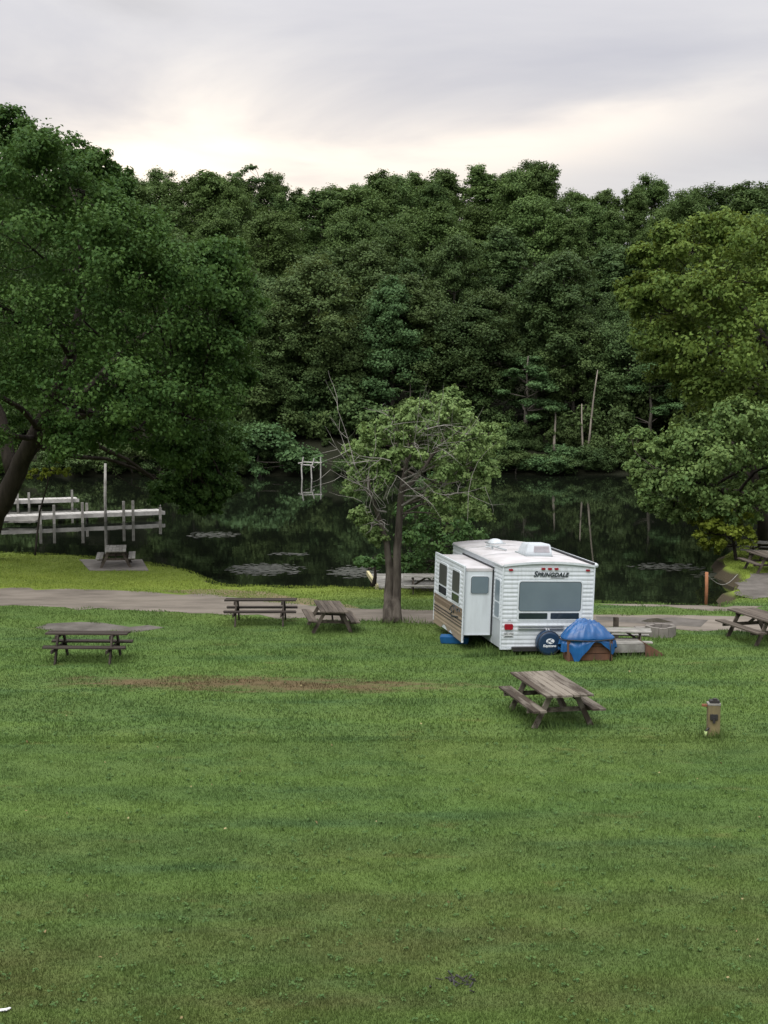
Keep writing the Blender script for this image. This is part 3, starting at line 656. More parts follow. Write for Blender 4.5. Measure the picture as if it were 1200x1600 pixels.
SKY = [(-250,285),(-120,285),(60,290),(150,280),(200,272),(240,272),(300,268),(350,284),(410,262),(470,294),(520,284),(560,280),(620,262),(660,268),(720,272),(780,266),(830,250),(880,264),(905,288),(950,292),(1010,282),(1060,284),(1090,298),(1150,294),(1190,274),(1300,280),(1450,285)]
def skyline(x): return float(np.interp(x, [s[0] for s in SKY], [s[1] for s in SKY]))
ROWS = [  # depth, spacing px, kinds, drop below the skyline, wording, group
    (168, 46, ('tall', 'round', 'round', 'tall', 'thin'), 0, 'tree crown on the skyline ridge', 'trees on the skyline ridge'),
    (158, 60, ('round', 'tall', 'round'), 22, 'tree just below the skyline', 'trees below the ridge'),
    (146, 68, ('round', 'tall', 'round'), 66, 'green tree on the upper wooded slope', 'trees on the upper slope'),
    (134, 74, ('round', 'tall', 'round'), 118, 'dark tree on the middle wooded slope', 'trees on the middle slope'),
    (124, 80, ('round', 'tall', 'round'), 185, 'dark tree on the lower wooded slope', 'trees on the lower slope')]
PLACES = [(0, 'beyond the left edge'), (200, 'behind the big maple'), (380, 'by the outer boughs of the maple'), (520, 'above the broken dock frame'), (660, 'above the half-bare tree, left side'), (790, 'above the half-bare tree, right side'), (900, 'above the trailer'), (1000, 'above the bleached dead trunks'), (1110, 'behind the olive tree left side'), (1200, 'behind the tall olive tree'), (9999, 'beyond the right edge')]
def place_word(px): return next(w for lim, w in PLACES if px < lim)
for ri, (Y, step, kinds, off, lab, grp) in enumerate(ROWS):
    x0 = -260 + (ri*31) % step
    for px in np.arange(x0, 1480, step):
        px = px + rng.uniform(-.28, .28)*step; pt = skyline(px) - 12 + off + rng.uniform(-6, 16) + (rng.uniform(-34, 36) if off else 0)
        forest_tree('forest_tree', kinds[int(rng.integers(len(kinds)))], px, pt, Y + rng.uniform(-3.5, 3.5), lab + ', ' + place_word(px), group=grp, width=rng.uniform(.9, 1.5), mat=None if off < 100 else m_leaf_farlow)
# shoreline trees one can pick out
FT = [('round', 490, 385, 123, 1.15, m_leaf_farolive, 'rounded olive-brown tree at mid-slope left of centre'),
      ('tall', 612, 425, 122, 1.0, m_leaf_farlight, 'narrow light green tree right of the rounded olive tree'),
      ('tiered', 822, 522, 120, 1.15, m_leaf_farlight, 'pale green tree with tiered layered branches on the far shore'),
      ('round', 870, 380, 124, 1.05, None, 'broad blue-green tree above the tiered pale tree'),
      ('tiered', 700, 600, 121, .9, None, 'dark layered tree on the far shore left of the tiered pale tree'),
      ('tiered', 1020, 555, 119, 1.2, m_leaf_farlight, 'mid-green layered tree on the far shore right of the bleached snags'),
      ('round', 985, 490, 121, 1.0, None, 'dark rounded tree on the slope right of the bleached snags'),
      ('tiered', 640, 570, 120, .9, None, 'dark layered tree on the far shore behind the half-bare tree'),
      ('thin', 411, 256, 166, 1.5, None, 'sparse see-through tree standing clear on the skyline'),
      ('round', 440, 560, 121, .9, None, 'dark low tree on the far shore left of the broken dock frame'),
      ('tall', 545, 500, 122, .9, None, 'slim dark tree between the olive tree and the light green one'),
      ('round', 760, 440, 124, .9, None, 'dark tree left of the broad blue-green tree'),
      ('round', 1075, 470, 121, 1.0, None, 'dark tree behind the tall olive tree at the right'),
      ('round', 420, 470, 121, 1.0, None, 'dark tree peeking out right of the big maple'),
      ('round', 300, 560, 121, 1.1, None, 'far shore tree largely hidden behind the big maple')]
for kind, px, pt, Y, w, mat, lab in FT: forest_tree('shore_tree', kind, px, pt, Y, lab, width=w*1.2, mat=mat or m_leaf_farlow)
for px in np.arange(-180, 1400, 33):
    big = rng.uniform(0, 1)
    px = px + rng.uniform(-12, 12)
    if 452 < px < 525: continue
    X_ = (px-600)/F_PX*116
    Y = float(yfar(np.array(X_))) + rng.uniform(-.6, .9)
    o = forest_tree('shore_shrub', 'shrub', px, 712 - 34*big, Y, 'low shrub on far waterline, ' + place_word(px).replace('above', 'level with'), 'shrub', 'shrubs along the far waterline', width=rng.uniform(1.0, 1.5), mat=m_leaf_farlow)
for Y, y0, y1 in ((119.0, 700, 640), (122.0, 650, 580)):
    for px in np.arange(-150, 1380, 58):
        px = px + rng.uniform(-22, 22)
        forest_tree('undergrowth_shrub', 'shrub', px, rng.uniform(y1, y0), Y + rng.uniform(-1.5, 1.5), 'undergrowth of the far wood, ' + place_word(px).replace('above', 'level with'), 'shrub', 'undergrowth of the far wood', width=rng.uniform(.75, 1.1), mat=m_leaf_farlow)
forest_tree('overhanging_shrub', 'shrub', 405, 655, 113.0, 'large green shrub leaning over the water left of the broken dock frame', 'shrub', width=1.25, mat=m_leaf_farlight)
forest_tree('overhanging_shrub', 'shrub', 870, 690, 115.5, 'rounded green shrub on the far shore below the bleached snags', 'shrub', width=1.6, mat=m_leaf_farlight)
for (x0, y0, x1, y1, lab) in [(866,690,868,643,'short bleached dead trunk below the tiered pale tree'),(910,705,909,631,'thin bleached dead trunk left of the tall leaning one'),(916,712,934,578,'tall leaning bleached dead trunk on the far shore')]:
    Y = 117.2; a, b = at(x0, y0+14, Y), at(x1, y1, Y+.6); r = .12 if y0-y1 > 60 else .14
    o = MB().tube(wig((0, 0, 0), b-a, 6, .008), [r*(1-.10*i) for i in range(7)], 7).build('dead_tree', m_snag, None, True, a); tag(o, lab, 'dead tree', 'bleached trunks on the far shore')

# ------------------------------------------------------------------ docks
def dock(name, A, B, width, posts, label, deck_z, post_top=.75, plank=.3):
    """deck from A to B (front edge), boards running across; posts = list of (fraction, front?, top)"""
    A, B = Vector(A), Vector(B); d = (B-A); Ln = d.length; rz = math.atan2(d.y, d.x); root = empty(name, (A.x, A.y, WATER_Z), rz); tag(root, label, 'dock')
    dz = deck_z-WATER_Z; n = int(Ln/plank); bw = MB()
    for i in range(n): bw.box((i*plank, .0, dz-.04), ((i+.94)*plank, width, dz+random.uniform(0, .012)))
    d_ = bw.build('deck', m_deck, root)
    for y_ in (-.045, width+.005): MB().box((-.02, y_, dz-.22), (Ln+.02, y_+.04, dz-.01)).build('fascia_board', m_deck, root)
    for fr, yy, top in posts: MB().box((fr*Ln-.065, yy-.065, -.9), (fr*Ln+.065, yy+.065, dz+top*random.uniform(.92, 1.06))).build('post', m_wood_pale, root)
    return root
dz_ = -.02
A = P(2, 808, dz_); B = P(257, 798, dz_)
def fr(px): return (px-2)/255.0
dock('dock', A, B, 1.3, [(fr(60),-.13,.62),(fr(81),-.13,.58),(fr(125),-.13,.68),(fr(141),1.43,.5),(fr(190),-.13,.66),(fr(205),-.13,.62),(fr(249),-.13,.34)], 'long pale weathered dock with upright posts, nearer of the two by the maple', dz_)
A = P(14, 782, dz_); B = P(123, 779, dz_)
dock('dock', A, B, 1.2, [(.12,-.13,.4),(.28,-.13,.45),(.9,-.13,.55)], 'shorter dock behind the long pale dock', dz_)
p = P(165, 815, WATER_Z); tt = at(166, 724, p.y)
tag(MB().tube([(0,0,-.8),(0,0,1.5),(.05,0,tt.z-p.z)], [.085,.08,.07], 8).build('mooring_pole', m_wood_pale, None, True, p), 'tall round pale pole standing in the water behind the long dock', 'pole')
# skiff-like float board at the left foot of the dock
A = P(5, 817, -.35); B = P(60, 815, -.35)
tag(MB().box((0,0,0),((B-A).x,.6,.12)).build('float_board', m_wood_pale, None, False, A, .02), 'low floating board beside the foot of the long dock', 'board')
# broken pipe frame at the far shore
Yf = 109.5; b0 = Vector((at(485, 735, Yf).x, Yf, WATER_Z)); root = empty('broken_dock_frame', b0); tag(root, 'broken white dock frame leaning at the far waterline', 'dock frame')
for (x0,y0,x1,y1,dy) in [(472,748,471,731,0),(471,731,474,714,0),(487,748,486,727,0),(486,733,491,716,.3),(501,748,501,714,.8)]: MB().tube([at(x0,y0,Yf+dy)-b0, at(x1,y1,Yf+dy)-b0], .055, 6).build('post', m_deck, root)
for (x0,y0,x1,y1,dy) in [(470,726,488,727,.1),(472,722,503,723,.4),(486,727,491,731,.15),(466,724,474,722.5,.5)]: MB().tube([at(x0,y0,Yf+dy)-b0, at(x1,y1,Yf+dy)-b0], .055, 6).build('rail', m_deck, root)

# ------------------------------------------------------------------ picnic tables
def make_table(mat_top, mat_leg, Ln=2.25, npk=6, seat=.60, brace=True):
    """long axis +Y, standing at origin"""
    root = empty('picnic_table'); ht, hs = .72, .42
    me = MB().box((-.068, -Ln/2, -.02), (.068, Ln/2, .02)).mesh('plank', mat_top)
    for i in range(npk):
        o = link('tabletop_plank', me, None, root, ((i-(npk-1)/2)*.146, random.uniform(-.02, .02), ht+random.uniform(-.004, .004))); o.rotation_euler = (0, random.uniform(-.015, .015), random.uniform(-.006, .006))
    for s in (-1, 1):
        for k in (0, 1): link('seat_plank', me, None, root, (s*(seat+.146*k), random.uniform(-.03, .03), hs))
    for yy in (-Ln*.33, Ln*.33):
        for s in (-1, 1): MB().beam((s*.26, yy, ht-.03), (s*.62, yy, -.02), .045, .11, (1, 0, 0)).build('leg', mat_leg, root)
        MB().box((-.76, yy+.028, hs-.115), (.76, yy+.066, hs-.022)).build('seat_beam', mat_leg, root)
        MB().box((-.34, yy+.028, ht-.115), (.34, yy+.066, ht-.022)).build('top_beam', mat_leg, root)
        if brace: MB().beam((0, yy*.97+.0, hs-.07), (0, yy*.25, ht-.04), .045, .07).build('brace', mat_leg, root)
    return root
tabA = make_table(m_wood, m_wood); tabN = make_table(m_wood_near, m_wood_near, 2.35, 7, .56); tabD = make_table(m_wood_dark, m_wood_dark, 2.15, 3, .36, False); tabP = make_table(m_wood_pale, m_wood)
used = set()
def place_table(proto, loc, rz, label, tilt=(0, 0), group='picnic tables around the campground', s=1.0):
    o = proto if proto.name not in used else copy_tree(proto); used.add(proto.name)
    o.location = loc; o.rotation_euler = (tilt[0], tilt[1], rz); o.scale = (s, s, s); tag(o, label, 'picnic table', group); return o
def mid(px, py, rz=0, z=0): return P(px, py, z)
c = P(860, 1070, .72); c.z = 0
place_table(tabN, c, R(12.5), 'large patchy grey wooden picnic table in the lawn in front of the trailer', (0, R(.6)), s=1.03)
c = P(137, 990, .70); c.z = 0
place_table(tabD, c, R(88), 'dark picnic table seen side-on in front of the gravel pad')
c = P(407, 938, .70); c.z = 0
place_table(tabD, c, R(90.5), 'thin dark picnic table seen side-on against the gravel road')
c = P(515, 948, .66); c.z = 0
place_table(tabA, c, R(9), 'weathered picnic table end-on between the dark table and the half-bare tree', (0, R(3)), s=.92)
c = P(181, 857, .70); c.z = .03
place_table(tabP, c, R(10), 'picnic table on the concrete slab by the lake under the maple', s=.93)
c = P(1190, 962, .70); c.z = 0
place_table(tabA, c, R(16), 'brown picnic table by the road, cut by the right edge')
c = P(1196, 866, .66); c.z = 0
place_table(tabA, c, R(5), 'nearer picnic table on the grassy spit at the right edge', s=.92)
c = P(1201, 848, .66); c.z = 0
place_table(tabP, c, R(65), 'farther picnic table on the spit, behind the nearer one', s=.92)
c = P(968, 974, .72); c.z = 0
place_table(tabP, c, R(82), 'grey picnic table partly hidden behind the blue tarp', s=.75)
# slab under the lakeside table
a_, b_, c_, d_ = slab_poly
o = MB().add([(q.x, q.y, -.1) for q in (a_, b_, c_, d_)] + [(q.x, q.y, .03) for q in (a_, b_, c_, d_)], [(3,2,1,0),(4,5,6,7),(0,1,5,4),(1,2,6,5),(2,3,7,6),(3,0,4,7)][::1]).build('concrete_slab', m_concrete)
bm = bmesh.new(); bm.from_mesh(o.data); bmesh.ops.recalc_face_normals(bm, faces=bm.faces); bm.to_mesh(o.data); bm.free()
tag(o, 'flat concrete slab under the lakeside picnic table', 'slab')

# little dock at the shore with yellow edge board
dl = P(577, 897, -.1); dr = P(705, 900, -.1); nl = P(592, 920, -.1)
root = empty('shore_dock', (dl.x, nl.y, WATER_Z)); tag(root, 'low grey plank dock with a yellow edge board behind the half-bare tree', 'dock')
Wd = dr.x-dl.x; Dd = dl.y-nl.y; dz = .42; npl = 11
for i in range(npl):
    y0 = Dd*i/npl; sk_ = (nl.x-dl.x)*(1-i/npl)
    MB().box((sk_, y0+.01, dz-.04), (Wd, y0+Dd/npl-.015, dz+random.uniform(0, .01))).build('plank', m_wood_pale, root)
MB().beam((-.06, Dd, dz+.03), (nl.x-dl.x-.06, 0, dz+.03), .10, .16).build('edge_board', m_yellow, root)
for x_, y_ in ((.1, Dd*.9), (nl.x-dl.x+.15, .2), (Wd*.5, .1), (Wd-.1, .1), (Wd*.5, Dd-.1)): MB().box((x_-.06, y_-.06, -.8), (x_+.06, y_+.06, dz-.045)).build('post', m_wood_dark, root)
MB().box((nl.x-dl.x, -.05, dz-.2), (Wd, -.005, dz-.005)).build('fascia_board', m_wood, root)
c = P(676, 901, .55); c.z = -.06; c.y = min(c.y, dl.y-.6)
place_table(tabP, c, R(88), 'grey picnic table on the little lakeside dock, partly behind trunk and trailer', s=.9)

# ------------------------------------------------------------------ travel trailer
tr = empty('travel_trailer', TR0); tr.rotation_euler = (0, TR_TILT, TR_ROT)
tag(tr, 'white travel trailer with ribbed siding, tan slide-out and curtained rear window', 'trailer')
W, LT, ZB, ZT = 2.55, 5.1, .20, 2.44
CROWN = .09
def zroof(u): return ZT + CROWN*(1-((u-W/2)/(W/2))**2)
def siding(name, mat, P0, du, dn, width, z0, z1, parent, pitch=.112, clip=None, holes=()):
    """lapped siding on a vertical wall: P0 origin, du along, dn outward. holes: (u0,u1,z0,z1)"""
    P0, du, dn = Vector(P0), Vector(du), Vector(dn); mb = MB(); n = max(1, round((z1-z0)/pitch)); p = (z1-z0)/n
    prof = [(0, .006), (.16, .016), (.46, .016), (.60, .004), (1, .004)]
    prof = [(0, .004), (.12, .014), (.55, .011), (.64, .004), (1.0, .004)]
    us = sorted({0.0, width, *[h for hh in holes for h in hh[:2]]})
    zs = sorted({round(z0+p*(i+t), 4) for i in range(n) for t, _ in prof} | {round(h, 4) for hh in holes for h in hh[2:]})
    def off(z):
        t = ((z-z0)/p) % 1.0
        for (a, oa), (b, ob) in zip(prof, prof[1:]):
            if a <= t <= b: return oa+(ob-oa)*(t-a)/(b-a)
        return prof[0][1]
    for i in range(len(us)-1):
        for j in range(len(zs)-1):
            um, zm = (us[i]+us[i+1])/2, (zs[j]+zs[j+1])/2
            if any(h[0] < um < h[1] and h[2] < zm < h[3] for h in holes): continue
            c = [P0+du*us[i]+dn*off(zs[j])+Vector((0,0,zs[j])), P0+du*us[i+1]+dn*off(zs[j])+Vector((0,0,zs[j])), P0+du*us[i+1]+dn*off(zs[j+1])+Vector((0,0,zs[j+1])), P0+du*us[i]+dn*off(zs[j+1])+Vector((0,0,zs[j+1]))]
            mb.add(c, [(0,1,2,3)])
    return mb.build(name, mat, parent)
# inner shell (closed body), siding stands proud of it
sh = MB(); nseg = 10
prof = [(0, ZB), (W, ZB)] + [(W-W*i/nseg, zroof(W-W*i/nseg)-.012) for i in range(nseg+1)]
k = len(prof)
sh.add([(u, 0, z) for u, z in prof] + [(u, LT, z) for u, z in prof], [tuple(range(k)), tuple(range(2*k-1, k-1, -1))] + [((i+1)%k, i, k+i, k+(i+1)%k) for i in range(k)])
sh.build('body', m_white, tr)
rw = (.50, 2.16, 1.02, 1.98)     # rear window opening
siding('rear_siding', m_alu, (0, 0, 0), (1, 0, 0), (0, -1, 0), W, ZB, ZT-.06, tr)
SL0, SL1, SLW = .82, 3.85, .84   # slide-out along the side
siding('side_siding', m_alu, (0, SL0-.06, 0), (0, -1, 0), (-1, 0, 0), SL0-.06, .92, ZT-.06, tr)
siding('side_siding', m_alu, (0, LT, 0), (0, -1, 0), (-1, 0, 0), LT-SL1-.02, ZB, ZT-.06, tr)
siding('side_siding', m_alu, (0, SL1+.02, 0), (0, -1, 0), (-1, 0, 0), SL1-SL0+.08, 2.14, ZT-.06, tr, .08)
siding('side_siding', m_alu, (W, 0, 0), (0, 1, 0), (1, 0, 0), LT, ZB, ZT-.06, tr)
MB().box((-.012, .03, ZB), (-.002, SL0-.06, .92)).build('lower_panel', m_greyp, tr)
# roof membrane with a slight overhang and seams
rf = MB(); uu = [W*i/14 for i in range(15)]
rv = [(-.03, 0)]; top = [(-.02, zroof(0)-.05)] + [(u, zroof(u)) for u in uu] + [(W+.02, zroof(W)-.05)]
k = len(top)
rf.add([(u, -.03, z) for u, z in top] + [(u, LT+.03, z) for u, z in top], [(i, i+1, k+i+1, k+i) for i in range(k-1)])
roof = rf.build('roof', m_roof, tr, True)
for v in (1.9, 3.6): MB().add([(u, v-.02, zroof(u)+.004) for u in uu]+[(u, v+.02, zroof(u)+.004) for u in uu], [(i, i+1, 15+i+1, 15+i) for i in range(14)]).build('seam', m_greyp, roof)
cap = MB()
for i in range(14): cap.beam((uu[i], -.035, zroof(uu[i])-.03), (uu[i+1], -.035, zroof(uu[i+1])-.03), .03, .055)
cap.build('roof_trim', m_white, tr)
gut = MB(); gut.box((-.045, -.03, ZT-.075), (-.012, LT, ZT-.035)); gut.build('gutter', m_greyp, tr)
for u in (-.022, W-.012): MB().box((u, -.024, ZB-.01), (u+.034, .03, ZT-.06)).build('corner_trim', m_white, tr)
MB().box((-.02, -.026, ZB-.04), (W+.02, .0, ZB)).build('bottom_trim', m_white, tr)
# rear window
def rrect(x0, x1, z0, z1, r, n=5):
    pts = []
    for cx, cz, a0 in ((x1-r, z1-r, 0), (x0+r, z1-r, 90), (x0+r, z0+r, 180), (x1-r, z0+r, 270)):
        for i in range(n+1): a = R(a0+90*i/n); pts.append((cx+r*math.cos(a), cz+r*math.sin(a)))
    return pts
def plate(name, pts, y0, y1, mat, parent, plane='rear'):
    """flat rounded piece between outward offsets y0 (back) and y1 (front)"""
    k = len(pts)
    if plane == 'rear': f = lambda a, b, o: (a, -o, b)
    else: f = lambda a, b, o: (plane-o, a, b)
    mb = MB(); mb.add([f(a, b, y0) for a, b in pts]+[f(a, b, y1) for a, b in pts], [tuple(range(k)), tuple(range(2*k-1, k-1, -1))]+[((i+1)%k, i, k+i, k+(i+1)%k) for i in range(k)])
    o = mb.build(name, mat, parent); bm = bmesh.new(); bm.from_mesh(o.data); bmesh.ops.recalc_face_normals(bm, faces=bm.faces); bm.to_mesh(o.data); bm.free(); return o
w_ = plate('rear_window', rrect(.42, 2.24, .94, 2.02, .10), .0, .026, m_white, tr); tag(w_, 'wide rear window with grey curtain')
plate('seal', rrect(.455, 2.205, 1.19, 1.99, .075), .02, .030, m_seal, w_)
plate('curtained_pane', rrect(.47, 2.19, 1.20, 1.975, .065), .02, .034, m_blind, w_)
plate('vent_pane', rrect(.47, 1.27, .985, 1.145, .02), .02, .034, m_glass, w_)
plate('vent_pane', rrect(1.36, 2.16, .985, 1.145, .02), .02, .034, m_glass, w_)
# marker lamps, tail lamps, plate, bumper rail
for u, z in ((.20, 2.30), (1.10, 2.335), (1.285, 2.335), (1.47, 2.335), (2.36, 2.30)): plate('marker_lamp', rrect(u-.055, u+.055, z-.028, z+.028, .02, 3), .01, .045, m_red, tr)
for u in (.20, W-.20): plate('tail_lamp', rrect(u-.115, u+.115, .70, .85, .03, 3), .01, .06, m_red, tr)
lp = plate('licence_plate', rrect(.07, .35, .50, .62, .01, 2), .018, .03, m_plate, tr)
text_mesh('plate_number', '3PS 1F38', .07, m_letter, lp, (.21, -.032, .575), (math.pi/2, 0, 0), extrude=.001)
MB().box((.10, -.026, .505), (.32, -.031, .525)).build('plate_strip', m_letter, lp)
text_mesh('small_decal', 'LITE', .05, m_letter, tr, (.22, -.022, .945), (math.pi/2, 0, 0), extrude=.001)
text_mesh('name_lettering', 'Springdale', .20, m_letter, tr, (1.32, -.026, 2.185), (math.pi/2, 0, 0), shear=.28, smallcaps=.78, extrude=.003, spacing=1.06, bold=.006)
MB().box((.98+.35, -.03, 2.085), (1.70, -.026, 2.098)).build('lettering_underline', m_letter, tr)
MB().box((.46, -.085, .72), (1.75, -.02, .745)).box((.46, -.085, .79), (1.75, -.02, .812)).build('awning_rail', m_chrome, tr, bevel=.004)
MB().box((.30, -.16, .13), (W-.1, -.02, .24)).build('bumper', m_black, tr, bevel=.01)
# chassis, stabiliser, wheels, underside
MB().box((.25, .1, .05), (.40, LT-.1, .20)).box((W-.40, .1, .05), (W-.25, LT-.1, .20)).build('chassis', m_black, tr)
for u in (.12, W-.34):
    for v in (2.3, 3.05):
        wmb = MB(); n = 18
        wmb.add([(u+q, v+.33*math.cos(2*math.pi*i/n), .30+.33*math.sin(2*math.pi*i/n)) for q in (0, .22) for i in range(n)], [tuple(range(n)), tuple(range(2*n-1, n-1, -1))]+[((i+1)%n, i, n+i, n+(i+1)%n) for i in range(n)])
        wh = wmb.build('wheel', m_rubber, tr)
for u, v in ((.25, .35), (W-.3, .35), (.3, 4.7), (W-.3, 4.7)): MB().beam((u, v, .2), (u+.1, v, -.02), .06, .06).build('stabiliser_leg', m_black, tr)
# spare wheel in its cover
sw = MB(); n = 32; prof = [(0.0, -.30), (.26, -.30), (.315, -.285), (.335, -.25), (.335, -.09), (.30, -.06)]
cu_, cz_ = 1.27, .37
ring = []
for r_, y_ in prof[1:]:
    ring += [(cu_+r_*math.cos(2*math.pi*i/n), y_, cz_+r_*math.sin(2*math.pi*i/n)) for i in range(n)]
q = len(prof)-1
sw.add(ring, [tuple(range(n))]+[(j*n+i, (j+1)*n+i, (j+1)*n+(i+1)%n, j*n+(i+1)%n) for j in range(q-1) for i in range(n)]+[tuple(range((q-1)*n, q*n))[::-1]])
spare = sw.build('spare_wheel_cover', m_navy, tr); tag(spare, 'round navy spare wheel cover with white logo')
for p_ in spare.data.polygons: p_.use_smooth = len(p_.vertices) == 4
pip = MB().tube([(cu_+.322*math.cos(2*math.pi*i/n), -.284, cz_+.322*math.sin(2*math.pi*i/n)) for i in range(n+1)], .010, 5, False).build('piping', m_black, spare, True)
# logo: white ellipse crossed by a dark K-like swoosh, name below
e = [(cu_+.02+.115*math.cos(2*math.pi*i/24), cz_+.06+.072*math.sin(2*math.pi*i/24)) for i in range(24)]
lg = plate('logo', e, .300, .303, m_logo, spare)
lm_ = MB()
for a, b, w2 in (((-.055,.05),(-.075,-.05),.020),((-.06,.00),(.05,.055),.022),((-.035,.005),(.075,-.045),.024),((-.095,-.02),(-.03,-.06),.012)):
    lm_.beam((cu_+.02+a[0], -.3045, cz_+.06+a[1]), (cu_+.02+b[0], -.3045, cz_+.06+b[1]), .003, w2, (0, 0, 1))
lm_.build('logo_mark', m_navy, spare)
text_mesh('logo_lettering', 'Keystone', .095, m_logo, spare, (cu_+.0, -.302, cz_-.065), (math.pi/2, 0, R(0)), shear=.25, extrude=.0015, bold=.003)
MB().tube([(cu_-.04, -.06, .74), (cu_-.04, -.14, .70), (cu_-.02, -.17, .64)], .018, 6).tube([(cu_+.03, -.06, .74), (cu_+.03, -.14, .70), (cu_+.01, -.17, .64)], .018, 6).build('wheel_hanger', m_chrome, spare)
# narrow side window near the corner
sw_ = plate('side_window', rrect(.12, .62, .95, 2.02, .08), .0, .026, m_white, tr, 0.0)
plate('pane', rrect(.17, .57, 1.42, 1.98, .05), .02, .034, m_blind, sw_, 0.0); plate('pane', rrect(.17, .57, .99, 1.38, .05), .02, .034, m_blind, sw_, 0.0)
# slide-out room
so = MB().box((-SLW+.03, SL0, .42), (.02, SL1, 2.20)).build('slide_out', m_white, tr); tag(so, 'white box of the slide-out room')
MB().box((-SLW+.03, SL0-.012, 2.14), (.0, SL1+.012, 2.225)).build('slide_roof', m_roof, so, bevel=.004)
MB().box((-.05, SL0-.03, .40), (-.015, SL0-.003, 2.20)).box((-.05, SL0-.03, 2.228), (-.015, SL1+.05, 2.27)).build('slide_seal', m_seal, so)
MB().box((-SLW+.03, SL0-.018, .40), (-.055, SL0-.002, .425)).build('slide_trim', m_white, so)
ws = plate('slide_window', rrect(-.66, -.13, 1.52, 2.02, .07), -SL0+.0, -SL0+.016, m_white, so)
plate('seal', rrect(-.645, -.145, 1.535, 2.005, .06), -SL0+.010, -SL0+.020, m_seal, ws)
plate('pane', rrect(-.635, -.155, 1.545, 1.995, .055), -SL0+.010, -SL0+.024, m_blind, ws)
wallx = -SLW
siding('slide_siding', m_alu, (wallx, SL1+.06, 0), (0, -1, 0), (-1, 0, 0), SL1-SL0+.12, 1.10, 2.24, so)
siding('slide_siding_lower', m_tan, (wallx, SL1+.06, 0), (0, -1, 0), (-1, 0, 0), SL1-SL0+.12, .36, 1.10, so)
MB().box((wallx, SL0-.06, .25), (wallx+.03, SL1+.06, 2.24)).build('slide_wall', m_white, so)
sk2 = MB(); zz = [(.0, .20), (.9, .22), (1.25, .34), (1.45, .22), (1.9, .40), (2.3, .22), (SL1-SL0+.12, .22)]
sk2.add([(wallx-.006, SL0-.06+a, b) for a, b in zz]+[(wallx-.006, SL0-.06+a, .38) for a, b in zz], [(i+1, i, len(zz)+i, len(zz)+i+1) for i in range(len(zz)-1)])
sk2.build('slide_skirt', m_tan, so)
MB().box((wallx-.024, SL0-.06, .20), (wallx+.03, SL0-.025, 2.29)).box((wallx-.024, SL1+.025, .30), (wallx+.03, SL1+.06, 2.29)).box((wallx-.024, SL0-.025, 2.24), (wallx+.03, SL1+.025, 2.29)).build('slide_flange', m_white, so)
MB().box((wallx-.022, SL0-.02, 1.055), (wallx-.004, SL1+.02, 1.10)).box((wallx-.022, SL0-.02, .90), (wallx-.004, SL1+.02, 1.01)).build('stripe', m_brownstripe, so)
for z in (.60, .68, .76): MB().box((wallx-.023, SL0-.02, z), (wallx-.003, SL1+.02, z+.014)).build('pinstripe', m_seal, so)
for v0, v1 in ((1.10, 1.95), (2.45, 3.40)):
    wv = plate('slide_side_window', rrect(v0, v1, 1.17, 2.10, .08), .0, .028, m_white, so, wallx)
    plate('pane', rrect(v0+.06, v1-.06, 1.47, 2.05, .06), .02, .036, m_glass_grey, wv, wallx); plate('pane', rrect(v0+.06, v1-.06, 1.21, 1.42, .04), .02, .036, m_glass, wv, wallx)
# leaping-animal style scribble decal
dc = MB()
for pts in ([(1.25,.96),(1.5,1.06),(1.75,1.08),(1.95,1.0),(2.1,.88)],[(1.75,1.08),(1.62,.95),(1.7,.86)],[(1.95,1.0),(1.85,.86),(1.98,.80)],[(1.3,1.02),(1.15,1.08),(1.02,1.0)],[(1.2,.84),(1.5,.80),(1.9,.74)]):
    dc.tube([(wallx-.026, a, b) for a, b in pts], .016, 4)
dc.build('leaping_decal', m_letter, so)
# rooftop gear
def rz_(u): return zroof(u)
acm = MB(); zb = rz_(1.45)
acm.add([(1.02,1.15,zb),(1.72,1.15,zb),(1.72,1.95,zb),(1.02,1.95,zb),(1.00,1.13,zb+.10),(1.74,1.13,zb+.10),(1.72,1.95,zb+.10),(1.02,1.95,zb+.10),(1.05,1.18,zb+.33),(1.69,1.18,zb+.33),(1.66,1.85,zb+.31),(1.09,1.85,zb+.31)],
        [(3,2,1,0),(0,1,5,4),(1,2,6,5),(2,3,7,6),(3,0,4,7),(4,5,9,8),(5,6,10,9),(6,7,11,10),(7,4,8,11),(8,9,10,11)])
ac = acm.build('air_conditioner', m_white, tr, bevel=.02)
MB().box((.97, 1.10, zb-.005), (1.75, 2.1, zb+.03)).build('base_gasket', m_greyp, ac)
MB().add([(1.20, 1.126, zb+.11),(1.66, 1.126, zb+.11),(1.64, 1.158, zb+.28),(1.22, 1.158, zb+.28)], [(0,1,2,3)]).build('grille', m_pinkgrille, ac)
for i in range(5): MB().box((1.22, 1.118+i*.0063, zb+.125+i*.033), (1.64, 1.128+i*.0063, zb+.133+i*.033)).build('louvre', m_white, ac)
def dome(name, u, v, rx, ry, h, mat):
    mb = MB(); n, k2 = 16, 5; z = rz_(u); vs_ = []
    for j in range(k2):
        a = math.pi/2*j/k2
        vs_ += [(u+rx*math.cos(a)*math.cos(2*math.pi*i/n), v+ry*math.cos(a)*math.sin(2*math.pi*i/n), z+h*math.sin(a)) for i in range(n)]
    vs_.append((u, v, z+h)); fs = [(j*n+i, j*n+(i+1)%n, (j+1)*n+(i+1)%n, (j+1)*n+i) for j in range(k2-1) for i in range(n)]+[((k2-1)*n+i, (k2-1)*n+(i+1)%n, k2*n) for i in range(n)]
    mb.add(vs_, fs); o = mb.build(name, mat, tr, True); MB().box((u-rx*1.05, v-ry*1.05, z-.01), (u+rx*1.05, v+ry*1.05, z+.02)).build('rim', m_greyp, o); return o
